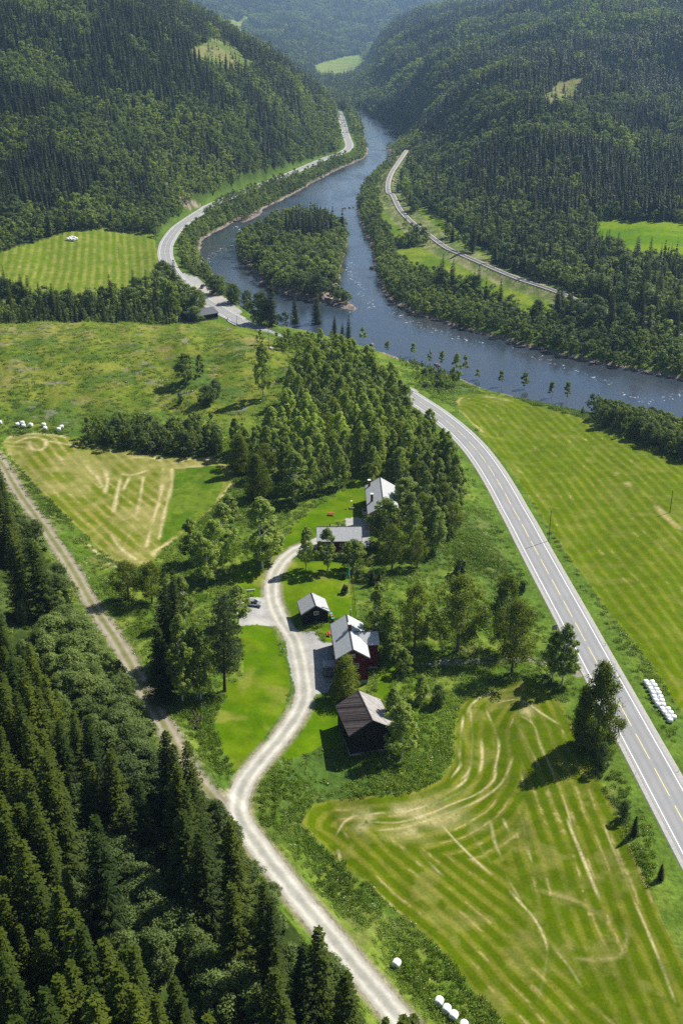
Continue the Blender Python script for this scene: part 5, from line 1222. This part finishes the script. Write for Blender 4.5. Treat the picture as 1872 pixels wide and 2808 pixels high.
rl.box(7.68, 7.8, -8.5, -2.5, 2.4, 2.48); rl.box(4.45, 7.68, -8.52, -8.4, 2.4, 2.48); rl.build('railing', M_DARKT, dk)
MB().box(-5.9, -4.3, 1.0-6, 3.4-6, 2.6, 2.75).box(-5.9, -5.82, -5, -2.6, 2.75, 3.7).box(-5.82, -4.3, -5, -4.92, 2.75, 3.7).box(-5.82, -4.3, -2.68, -2.6, 2.75, 3.7).build('balcony', M_GREYT, yel)
barn = house('black log barn with dark left roof side and pale right side', 5.0, 193.4, R(14.5), 10.0, 11.2, 5.2, 8.3, 2.3, M_LOGS, M_BARNL, name='barn', cat='barn', roof2=M_BARNR, barge=M_DARKT, trim=M_BLACK, found=.2)
MB().box(-1.6, 1.6, 5.2, 5.25, .4, 3.2).build('barn_door', M_BLACK, barn)
rbarn = house('dark roofed shed half hidden behind the clearing beside the highway', -73.2, 552.0, R(37-90), 11, 17.5, 3.0, 5.0, zg(-73, 552), M_BLACK, M_ROOFD, name='roadside_shed', cat='shed', barge=M_DARKT, trim=M_BLACK)
# far farms
for (px_, py_, Yd, w_, l_, lab) in ((997, 193, None, 12, 16, 'white farmhouse by the far field beyond the gorge'), (776, 134, None, 12, 20, 'left white farm building in the far valley'), (790, 136, None, 10, 14, 'right smaller white farm building in the far valley'), (757, 128, None, 9, 12, 'small grey farm building left of the white ones in the far valley')):
    x, y = cast(px_, py_); house(lab, x, y, R(40), w_, l_, 5, 9, zg(x, y), M_TRIM if 'white' in lab else M_GREYT, M_ROOFD, name='farm_building', cat='house')

# wrapped bales
def bale_mesh(seed):
    g = np.random.default_rng(seed); V = []; F = []; k = 18; prof = [(-.62, 0), (-.62, .38), (-.56, .56), (-.40, .635), (0, .655), (.40, .635), (.56, .56), (.62, .38), (.62, 0)]
    for i, (a, r_) in enumerate(prof):
        for j in range(k): th = 2*math.pi*j/k; q = r_*(1+g.normal(0, .012))*(1-.05*max(0, -math.sin(th))); V.append((a+g.normal(0, .006), q*math.cos(th), q*math.sin(th)+.60))
    for i in range(len(prof)-1):
        for j in range(k): F.append((i*k+j, i*k+(j+1) % k, (i+1)*k+(j+1) % k, (i+1)*k+j))
    return mesh_np('silage_bale', V, np.array(F), M_WRAP, smoothed=True, link=False).data
M_WRAP = plain('white_stretch_film', (.80, .81, .82), .35, .5, .05, 2, bmp=.3)
BM = [bale_mesh(i) for i in range(3)]
def bale(px_, py_, yaw, label, group, sc=1.0, H=.6):
    x, y = cast(px_, py_, H); o = bpy.data.objects.new('silage_bale', BM[rng.integers(3)]); COL.objects.link(o)
    o.location = (x, y, zg(x, y)-.04); o.rotation_euler = (rng.normal(0, .03), rng.normal(0, .03), yaw+rng.normal(0, .08)); o.scale = (sc*1.02, sc, sc); return tag(o, label, 'hay bale', group)
k5 = lambda x, y: (x/6.533, 1130+y/6.533); k6 = lambda x, y: (1740+x/11.88, 1840+y/11.88)
for p, a, l in ((k5(315,225), .5, 'leftmost bale of the tight group of three above the left field'), (k5(405,195), .1, 'rear bale of the tight group of three above the left field'), (k5(425,250), .2, 'front right bale of the tight group of three above the left field'),
    (k5(555,232), -.5, 'single bale right of the group of three above the left field'), (k5(785,230), .05, 'upper bale of the first pair above the left field'), (k5(812,295), .0, 'lower bale of the first pair above the left field'),
    (k5(1110,268), .3, 'upper right bale of the pair next to the dead brash'), (k5(1055,312), .2, 'lower left bale of the pair next to the dead brash'), (k5(3,190), .1, 'bale cut by the left edge of the photo')):
    bale(*p, a, 'white wrapped '+l, 'white bales above the left field', 1.15)
for i, p in enumerate([(540,350),(630,470),(700,600),(770,720),(820,840),(870,965),(910,1095),(1060,1230),(1160,1360),(1250,1495)]):
    bale(*k6(*p), .12, 'white bale, %s from the top in the field-side row by the highway' % ordn(i+1), 'long double row of bales by the highway', .93)
for i, p in enumerate([(345,345),(425,455),(495,580),(560,700),(615,830),(665,950),(740,1080),(865,1225),(950,1345),(1055,1470),(1140,1600)]):
    bale(*k6(*p), .12, 'white bale, %s from the top in the road-side row by the highway' % ordn(i+1), 'long double row of bales by the highway', .93)
for p, l in (((1086,2643), 'lone bale in tall herbs between driveway and hay field'), ((1202,2747), 'topmost of the bales at the lower edge of the hay field'), ((1223,2768), 'second of the bales at the lower edge of the hay field'), ((1243,2786), 'third of the bales at the lower edge of the hay field'), ((1270,2812), 'bale cut by the bottom edge below the hay field')):
    bale(*p, 1.1, 'white wrapped '+l, 'bales by the lower hay field edge', 1.15)
for i, p in enumerate([(186,655),(192,652),(198,650),(205,652),(196,656),(203,657),(210,654)]):
    bale(*p, .3+i, 'distant white bale, %s of the pile by the far striped field' % ('at the left end', 'second from left', 'third from left, rear', 'in the middle, rear', 'in the middle, front', 'second from right', 'at the right end')[i], 'distant pile of bales', 1.5, H=1)

# power poles
def pole(base, top, label, arms=0, r_=.13, stay=False, group='wooden power poles'):
    x, y = cast(*base); z = zg(x, y); H = at_Y(top[0], top[1], y)[2]-z; e = empty('power_pole', x, y, z, 0, label, 'pole', group)
    MB().tube((0, 0, -.5), (0, 0, H), r_, r_*.7).build('post', M_POLE, e)
    if arms: MB().box(-.9, .9, -.05, .05, H-.6, H-.48).build('crossarm', M_POLE, e)
    for sx in ((-.7, 0, .7) if arms else (0,)): MB().tube((sx, 0, H-.48 if arms else H), (sx, 0, H-.2 if arms else H+.2), .05).build('insulator', M_TRIM, e)
    return e
pole((1503,1484), (1507.5,1399), 'thin brown pole beside the highway casting a shadow on it')
pole((1835,1406), (1838,1344), 'pole standing in the striped field at the right edge')
pole((737,956), (734,893), 'pole on the clearing crest beside a pale boulder')
pole((694,903), (692.5,861), 'pole rising in front of the bridge guardrail')
pole((328,715), (325,664), 'pole with crossarm inside the far striped field', arms=1)
pole((650,892), (648,866), 'short pole in the bushes at the left bridge end')
x, y = at_z(245, 833, 3); e = empty('power_pole', x, y, zg(x, y), 0, 'two legged timber pole with crossbeam in the hollow behind the clearing', 'pole')
for sx in (-1.2, 1.2): MB().tube((sx, 0, -.5), (sx, 0, 11), .16, .12).build('post', M_POLE, e)
MB().box(-2.6, 2.6, -.08, .08, 10.4, 10.6).build('crossarm', M_POLE, e)
for sx in (-2.3, 0, 2.3): MB().tube((sx, 0, 9.9), (sx, 0, 10.4), .06).build('insulator', M_TRIM, e)

# flagpole with a green pennant
x, y = 2.3, 240.3; z = zg(x, y); H = at_Y(954.7, 1549, y)[2]-z; e = empty('flagpole', x, y, z, 0, 'white flagpole on the lawn with a limp green pennant at its top', 'flagpole')
e.rotation_euler = (0, R(-1.5), 0); MB().tube((0, 0, 0), (0, 0, H), .09, .045).build('pole', M_TRIM, e); MB().box(-.14, .14, -.2, .2, 0, 2.0).build('pole_base', M_GREYT, e)
fl = MB(); rows = 9
V = []; 
for i in range(rows+1):
    t = i/rows; z_ = H-.5-t*3.1; wd = .75*math.sin(math.pi*min(1, .25+t*.75))**.8
    for j in range(4): u = j/3; V.append((-.06-u*wd, .16*math.sin(u*5+t*3)*(.3+t), z_-u*.35))
fl.add(V, [(i*4+j, i*4+j+1, (i+1)*4+j+1, (i+1)*4+j) for i in range(rows) for j in range(3)])
fo = fl.build('pennant', plain('green_cloth', (.01, .20, .10), .8, .2, .1), e, smoothed=True); md = fo.modifiers.new('thickness', 'SOLIDIFY'); md.thickness = .02

# garden things
def picnic(x, y, rz, label, m):
    e = empty('picnic_table', x, y, None, rz, label, 'table'); tp = MB()
    for i in range(5): tp.box(-.9, .9, -.37+i*.15, -.24+i*.15, .70, .74)
    tp.build('table_top', m, e)
    for sg in (-1, 1): MB().box(-.9, .9, sg*.72-.14, sg*.72+.14, .42, .46).build('bench_seat', m, e)
    for sx in (-.62, .62):
        l_ = MB(); l_.box(sx-.04, sx+.04, -.85, .85, .36, .42)
        for sg in (-1, 1): l_.tube((sx, sg*.65, 0), (sx, sg*.25, .70), .045, k=6)
        l_.build('leg_frame', m, e)
    return e
t1 = cast(908, 1412); picnic(t1[0], t1[1], R(5), 'red-brown picnic table with benches on the upper lawn', M_WOODR)
t2 = cast(903, 1741); picnic(t2[0]+.1, t2[1], R(100), 'brown picnic bench half hidden at the left wall of the red house', M_WOODR)
x, y = cast(1021, 1508); picnic(x, y, R(2), 'dark picnic table in the shade right of the small red house', M_DARKT)
x, y = cast(966, 1396); e = empty('garden_bench', x, y, None, 0, 'low wooden bench round a short lamp post on the upper lawn', 'bench')
MB().box(-.9, .9, -.25, .25, .38, .46).build('seat', M_DECK, e)
for sx in (-.75, .75): MB().box(sx-.07, sx+.07, -.2, .2, 0, .38).build('leg', M_DECK, e)
x2, y2 = x-.3, y+.8; e = empty('garden_lamp', x2, y2, None, 0, 'short post lamp standing behind the lawn bench', 'lamp')
MB().tube((0, 0, 0), (0, 0, 2.3), .05).build('post', M_DARKT, e); MB().tube((0, 0, 2.3), (0, 0, 2.36), .3, .3, 10).build('lamp_shade', M_TRIM, e)
x, y = cast(918, 1349); e = empty('garden_statue', x, y, None, 0, 'small grey stone figure at the edge of the upper lawn', 'statue')
MB().box(-.25, .25, -.25, .25, 0, .25).build('plinth', M_CONC, e); MB().tube((0, 0, .25), (0, 0, .95), .22, .12).tube((0, 0, .95), (0, 0, 1.25), .13, .09).build('figure', M_CONC, e, smoothed=False)
# wheelie bins by the shed
for i, (dx, dy, c, l) in enumerate(((4.35, 1.2, (.10, .35, .60), 'blue lidded bin, rear of three beside the black shed'), (4.4, .2, (.32, .14, .08), 'brown bin in the middle of three beside the black shed'), (4.45, -.9, (.05, .28, .12), 'green bin in front of the other two beside the black shed'))):
    a = R(11); x = -7.0+dx*math.cos(a)-(dy-1.6)*math.sin(a); y = 238.2+dx*math.sin(a)+(dy-1.6)*math.cos(a)
    e = empty('waste_bin', x, y, None, a, l, 'bin', 'bins by the black shed'); mb = MB(); mb.add([(-.26, -.3, .08), (.26, -.3, .08), (.26, .3, .08), (-.26, .3, .08), (-.32, -.38, 1.05), (.32, -.38, 1.05), (.32, .38, 1.05), (-.32, .38, 1.05)], [(3, 2, 1, 0), (4, 5, 6, 7), (0, 1, 5, 4), (1, 2, 6, 5), (2, 3, 7, 6), (3, 0, 4, 7)])
    mb.build('bin_body', M_PLASTIC('bin_dark_green', (.03, .07, .05)), e); MB().prism([(-.42, 1.05), (.4, 1.05), (.34, 1.16), (-.36, 1.12)], -.35, .35, axis='x').build('lid', M_PLASTIC('bin_lid', c), e)
    for sx in (-.28, .28): MB().tube((sx-.03, .3, .1), (sx+.03, .3, .1), .1, k=10).build('wheel', M_DARKT, e)
# notice board by the parking place
x, y = cast(688, 1634); e = empty('information_board', x, y, None, R(8), 'small dark notice board on two posts by the parking place', 'sign')
for sx in (-.75, .75): MB().tube((sx, 0, -.2), (sx, 0, 1.75), .06).build('post', M_POLE, e)
MB().box(-1.0, 1.0, -.06, .06, 1.35, 1.8).build('board', M_DARKT, e); MB().prism([(-.28, 1.82), (0, 1.98), (.28, 1.82)], -1.1, 1.1, axis='x').build('board_roof', M_GREYT, e)
# back of a road sign
x, y = cast(1517, 1755); z = zg(x, y); zt = at_Y(1517, 1714, y)[2]-z; e = empty('road_sign', x, y, z, R(18), 'grey back of a square road sign on two posts left of the highway', 'sign')
for sx in (-.45, .45): MB().tube((sx, 0, -.2), (sx, 0, zt-.05), .04).build('post', M_MET, e)
MB().box(-.75, .75, .05, .09, zt-1.5, zt).build('sign_panel', plain('bluish_grey_panel', (.16, .21, .23), .5, .4, .06), e); MB().box(-.75, .75, -.01, .049, zt-.5, zt-.44).box(-.75, .75, -.01, .049, zt-1.15, zt-1.09).build('panel_rail', M_MET, e)
# marker posts of the highway
for i, (px_, py_) in enumerate([(1741,2125),(1859,2117),(1658,1772),(1154,1080),(1306,1191),(484,735)]):
    x, y = cast(px_, py_); e = empty('marker_post', x, y, None, 0, 'thin roadside marker post %s' % ['at the farm side near the right edge', 'at the field side near the right edge', 'at the field side by the tall weeds', 'at the river side where the road leaves the wood', 'at the river side in the long bend', 'by the lay-by in the far bend'][i], 'marker post', 'marker posts of the highway')
    MB().tube((0, 0, 0), (0, 0, .95), .05, .05, 6).build('post', M_MET, e); MB().tube((0, 0, .72), (0, 0, .84), .055, .055, 6).build('reflector', M_DARKT, e)
# guardrails of the road bridge
def rail(i0, i1, off, label):
    seg = offs(ROAD[i0:i1], off); e = empty('guardrail', seg[0, 0], seg[0, 1], 0, 0, label, 'guardrail'); P_ = [(a-seg[0, 0], b-seg[0, 1]) for a, b in seg]
    mb = MB()
    for a, b in zip(P_[:-1], P_[1:]):
        for zz, dd in ((.50, .0), (.78, .0)): mb.tube((a[0], a[1], zz), (b[0], b[1], zz), .09, .09, 6)
    mb.build('beam', M_MET, e)
    for q in P_[::2]: MB().box(q[0]-.06, q[0]+.06, q[1]-.06, q[1]+.06, -.6, .85).build('post', M_MET, e)
    return e
kb = int(np.argmin(np.hypot(*(ROAD-at_z(672, 886, 0)).T))); kc = int(np.argmin(np.hypot(*(ROAD-at_z(745, 925, 0)).T)))
sgn = 1 if offs(ROAD[kb:kb+3], 4)[0, 0] > ROAD[kb, 0] else -1
rail(kb-3, kc+6, sgn*4.5, 'steel guardrail on the river side of the road bridge'); rail(kb-6, kc, -sgn*4.5, 'steel guardrail on the clearing side of the road bridge')

# rail fence right of the flagpole
fp = [cast(*p) for p in ((976,1691),(973,1655),(969,1622),(966,1598),(962,1574),(985,1560),(1003,1549),(1022,1536))]
e = empty('wooden_fence', fp[0][0], fp[0][1], None, 0, 'old grey picket fence running from the red house up to the dark trees', 'fence'); fz = e.location.z
rails_ = MB(); pk = MB()
for (ax, ay), (bx_, by_) in zip(fp[:-1], fp[1:]):
    A_ = Vector((ax-fp[0][0], ay-fp[0][1], zg(ax, ay)-fz)); B_ = Vector((bx_-fp[0][0], by_-fp[0][1], zg(bx_, by_)-fz))
    for h in (.45, 1.0): rails_.tube(A_+Vector((0, 0, h)), B_+Vector((0, 0, h)), .035, .035, 5)
    n = max(3, int((B_-A_).length/.35))
    for i in range(n): p = A_.lerp(B_, i/n); pk.tube(p+Vector((0, .05, -.1)), p+Vector((rng.normal(0, .03), .05, 1.2+rng.normal(0, .06))), .035, .02, 4)
    MB().tube(A_+Vector((0, -.05, -.3)), A_+Vector((0, -.05, 1.35)), .07, .06, 6).build('fence_post', M_POLE, e)
rails_.build('rails', M_POLE, e); pk.build('pickets', M_POLE, e)

# stump and root pile
x, y = cast(552, 1985); e = empty('root_pile', x, y, None, 0, 'pile of dark uprooted stumps and roots at the lawn corner', 'stump pile')
g_ = np.random.default_rng(5)
for i in range(5):
    c = np.array([g_.normal(0, .9), g_.normal(0, 1.1), g_.uniform(.2, .9)]); mb = MB(); mb.tube(c, c+g_.normal(0, .5, 3)+np.array([0, 0, .4]), .32, .25, 9)
    for j in range(9):
        d_ = g_.normal(0, 1, 3); d_ /= np.linalg.norm(d_); d_[2] = abs(d_[2])*.6; mb.tube(c+d_*.2, c+d_*g_.uniform(.8, 1.5), .10, .03, 5)
    mb.build('stump', M_POLE if i % 2 else M_BARK, e)
# boulder on the crest and a few by the river
def rock(x, y, s, label, group=None, z=None, m=None):
    import bmesh
    bm = bmesh.new(); bmesh.ops.create_icosphere(bm, subdivisions=3, radius=1)
    o3 = rng.uniform(0, 50, 2)
    for v in bm.verts:
        k = 1+.5*(float(fbm(v.co.x*1.3+o3[0], v.co.y*1.3+v.co.z+o3[1], 3, 3))-.5)*1.3; v.co *= k; v.co.z *= .65
    me = bpy.data.meshes.new('boulder'); bm.to_mesh(me); bm.free(); me.materials.append(m or M_STONE); o = bpy.data.objects.new('boulder', me); COL.objects.link(o)
    o.location = (x, y, (zg(x, y) if z is None else z)+s*.15); o.scale = (s, s*.8, s); o.rotation_euler = (0, 0, rng.uniform(0, 6)); return tag(o, label, 'boulder', group)
M_STONE = plain('river_stone', (.20, .165, .145), .9, .2, .35, 1.5); M_PST = plain('pale_stone', (.52, .42, .33), .9, .2, .2, 1.5)
x, y = cast(743, 957); rock(x, y, 1.1, 'pale boulder at the foot of the pole on the crest', m=M_PST)
for (a, b, s, l) in ((1018,946,1.3,'dark stone in the water near the thin saplings'), (1194,1000,1.0,'first stone of the river bank rubble by the birches'), (1201,1004,1.2,'second stone of the river bank rubble by the birches'), (1018,736,1.8,'dark boulder breaking the water below the far belt'), (946,571,1.2,'stone left of the line of stones across the river'), (958,570,1.3,'middle stone of the line across the river'), (968,569,1.1,'right stone of the line across the river'), (940,572,1.0,'leftmost stone of the line across the river')):
    x, y = at_z(a, b, WZ); rock(x, y, s, l, 'stones in the river', z=WZ)

# cars
def car(x, y, rz, colr, label, suv=False, z=None):
    e = empty('parked_car' if 'parked' in label else 'car', x, y, (zg(x, y) if z is None else z), rz, label, 'car'); L, W, H = (4.5, 1.82, 1.45) if not suv else (4.6, 1.88, 1.78); hb = .80 if not suv else .95
    pm, nt, b = mat('car_paint', .22, .5); b.inputs['Base Color'].default_value = (*colr, 1); b.inputs['Metallic'].default_value = .5; b.inputs['Coat Weight'].default_value = .6
    prof = [(-L/2, .32), (-L/2-.02+.05, hb-.12), (-L/2+.25, hb+.02), (L/2-1.25, hb), (L/2-.25, hb-.14), (L/2, hb-.32), (L/2, .3)]
    MB().prism(prof, -W/2, W/2).build('body', pm, e, bev=.05)
    r0, r1 = (-L/2+.35, L/2-1.2) if not suv else (-L/2+.12, L/2-1.15); i0, i1 = (-L/2+1.0, L/2-2.05) if not suv else (-L/2+.35, L/2-1.75)
    gl = MB(); w0, w1 = W/2-.06, W/2-.24
    V = [(r0, -w0, hb-.01), (r1, -w0, hb-.01), (r1, w0, hb-.01), (r0, w0, hb-.01), (i0, -w1, H-.05), (i1, -w1, H-.05), (i1, w1, H-.05), (i0, w1, H-.05)]
    gl.add(V, [(3, 2, 1, 0), (4, 5, 6, 7), (0, 1, 5, 4), (1, 2, 6, 5), (2, 3, 7, 6), (3, 0, 4, 7)]); gl.build('windows', M_PANE, e)
    MB().box(i0-.02, i1+.02, -w1-.02, w1+.02, H-.048, H).build('car_roof', pm, e)
    for sg in (-1, 1):
        for xx in (-L/2+.85, L/2-.88):
            t_ = MB().tube((xx, sg*(W/2-.2), .33), (xx, sg*(W/2+.012), .33), .33, .33, 16).build('wheel', M_TYRE, e); MB().tube((xx, sg*(W/2+.012), .33), (xx, sg*(W/2+.03), .33), .2, .19, 10).build('rim', M_MET, t_)
        MB().box(L/2-.12, L/2+.012, sg*.62-.2, sg*.62+.2, hb-.33, hb-.18).build('headlight', M_TRIM, e); MB().box(-L/2-.012, -L/2+.1, sg*.66-.16, sg*.66+.16, hb-.25, hb-.08).build('tail_light', M_TAIL, e)
    return e
M_TYRE = plain('tyre_rubber', (.02, .02, .02), .9, .2, .1); M_TAIL = plain('red_lens', (.35, .01, .01), .3, .5, .05)
x, y = cast(697, 1660); car(x-.2, y+.2, R(-8), (.40, .43, .46), 'silver grey parked car half under a birch in the parking place')
x, y = at_z(555, 789, 0); car(x, y, R(-97), (.03, .05, .075), 'dark blue-grey parked car alone on the lay-by of the highway', suv=True, z=-.1)
x, y = at_z(929, 317.5, 0); car(x, y, R(-100), (.25, .30, .38), 'grey car coming round the far bend, leading the white one', z=.04)
x, y = at_z(937.7, 340, 0); car(x, y, R(-102), (.80, .80, .80), 'white car on the far highway straight', z=.04)

# boat and anglers
x, y = at_z(718, 784, WZ); e = empty('rowing_boat', x, y, WZ+.05, R(18), 'long dark rowing boat drawn up on the island shingle', 'boat'); V = []; n = 11
for i in range(n):
    t = i/(n-1)*2-1; wd = 1.0*(1-abs(t)**2.6)+.03; sh = .35*abs(t)**2; 
    for (a, zz) in ((-1, .62), (-.72, .18), (0, .0), (.72, .18), (1, .62)): V.append((t*4.4, a*wd*.95, zz+sh))
hb_ = MB().add(V, [(i*5+j, i*5+j+1, (i+1)*5+j+1, (i+1)*5+j) for i in range(n-1) for j in range(4)]).build('hull', M_DARKT, e, smoothed=True); md = hb_.modifiers.new('planks', 'SOLIDIFY'); md.thickness = .05
for xx in (-2.2, 0, 2.0): MB().box(xx-.15, xx+.15, -.78, .78, .42, .47).build('thwart', M_DECK, e)
def person(x, y, z, rz, top_c, label):
    """standing angler: one skinned body, arms forward holding a rod"""
    J = [(0, 0, .95), (0, 0, 1.15), (0, 0, 1.38), (0, 0, 1.50), (0, .01, 1.62), (0, .01, 1.74),
         (.10, 0, .90), (.13, .03, .50), (.14, 0, .08), (.14, .13, .03), (-.10, 0, .90), (-.13, -.03, .50), (-.14, -.02, .08), (-.14, .11, .03),
         (.19, 0, 1.40), (.25, .10, 1.14), (.16, .36, 1.10), (.15, .44, 1.11), (-.19, 0, 1.40), (-.26, .08, 1.14), (-.10, .30, 1.06), (-.07, .38, 1.07)]
    E = [(0, 1), (1, 2), (2, 3), (3, 4), (4, 5), (0, 6), (6, 7), (7, 8), (8, 9), (0, 10), (10, 11), (11, 12), (12, 13), (2, 14), (14, 15), (15, 16), (16, 17), (2, 18), (18, 19), (19, 20), (20, 21)]
    rad = [.15, .15, .17, .065, .10, .085, .10, .075, .055, .045, .10, .075, .055, .045, .07, .05, .038, .035, .07, .05, .038, .035]
    me = bpy.data.meshes.new('person'); me.from_pydata(J, E, []); o = bpy.data.objects.new('person', me); COL.objects.link(o)
    md = o.modifiers.new('skin', 'SKIN'); sv = me.skin_vertices[0].data
    for i, r_ in enumerate(rad): sv[i].radius = (r_, r_*.85)
    sv[0].use_root = True; o.modifiers.new('sub', 'SUBSURF').levels = 2; o.modifiers['sub'].render_levels = 2
    me.materials.append(plain('angler_clothes', top_c, .8, .2, .15)); o.location = (x, y, z); o.rotation_euler = (0, 0, rz); tag(o, label, 'person', 'anglers wading in the river')
    MB().tube((0, .02, 1.72), (0, .02, 1.86), .135, .10, 10).tube((0, .04, 1.715), (0, .04, 1.735), .19, .19, 12).build('hat', M_DARKT, o)
    f = MB().tube((0, .085, 1.60), (0, .11, 1.68), .06, .05, 8).build('face', plain('skin', (.5, .3, .22), .6, .3, .05), o)
    r_ = empty('fishing_rod', x, y, z, rz, 'thin fishing rod of the '+label, 'fishing rod'); MB().tube((0, .36, 1.0), (.1, 3.4, 2.9), .02, .008, 5).build('rod', M_DARKT, r_); MB().tube((-.03, .5, 1.02), (.03, .5, 1.02), .05, .05, 8).build('reel', M_MET, r_)
for (a, b, rz, c, l) in ((622.7, 683, 1.6, (.03, .03, .035), 'dark clad angler wading at the rapids, farthest of the three'), (647.5, 732, 1.9, (.03, .03, .03), 'dark clad angler standing in calm water in the middle'), (706.3, 795, 2.1, (.30, .38, .42), 'angler in a pale jacket close to the boat')):
    x, y = at_z(a, b, WZ); person(x, y, WZ-.45, rz, c, l)
M_BRASH = plain("dead_branches", (.30, .27, .25), .9, .1, .2, 3)
# brash heaps and logs on the clearing
for i, (a, b) in enumerate([(100,1145),(200,1157),(320,948),(420,925),(450,1110),(590,1015),(500,1000),(310,1062),(260,1070),(660,972),(700,1010)]):
    x, y = cast(a, b); e = empty('brash_heap', x, y, None, rng.uniform(0, 3), 'grey heap of dead branches '+['left of the bale pairs', 'beside the rightmost bale pair', 'near the left crest', 'near the middle of the crest', 'above the dark tree row', 'left of the lone birch', 'right of the two small birches', 'in the long brash line, right part', 'in the long brash line, left part', 'below the crest pole', 'above the lone birch'][i], 'brash', 'dead brash heaps on the clearing')
    mb = MB()
    for j in range(22): p = g_.normal(0, 1.2, 3)*np.array([1, .5, 0]); d_ = np.array([g_.normal(0, .9), g_.normal(0, .4), g_.uniform(0, .35)]); mb.tube(p, p+d_*1.3, .05, .02, 4)
    mb.build('branches', M_BRASH, e)
# ------------------------------------------------------------------ air: one closed box of haze round the camera and the land
hm = bpy.data.materials.new('haze'); hm.use_nodes = True; nt = hm.node_tree; nt.nodes.clear()
pv = N_(nt, 'ShaderNodeVolumePrincipled'); pv.inputs['Color'].default_value = (.42, .66, 1.0, 1); pv.inputs['Density'].default_value = HAZE; pv.inputs['Anisotropy'].default_value = .35
ho = N_(nt, 'ShaderNodeOutputMaterial'); nt.links.new(pv.outputs[0], ho.inputs['Volume'])
zl = float(ZG.min())-1; zt = max(CAM_H, float(ZG.max())+30)+6
hz = MB().box(-4600, 4600, -300, 8800, zl, zt).build('haze', hm); tag(hz, 'thin blue summer haze in the valley air', 'haze', kind='stuff')
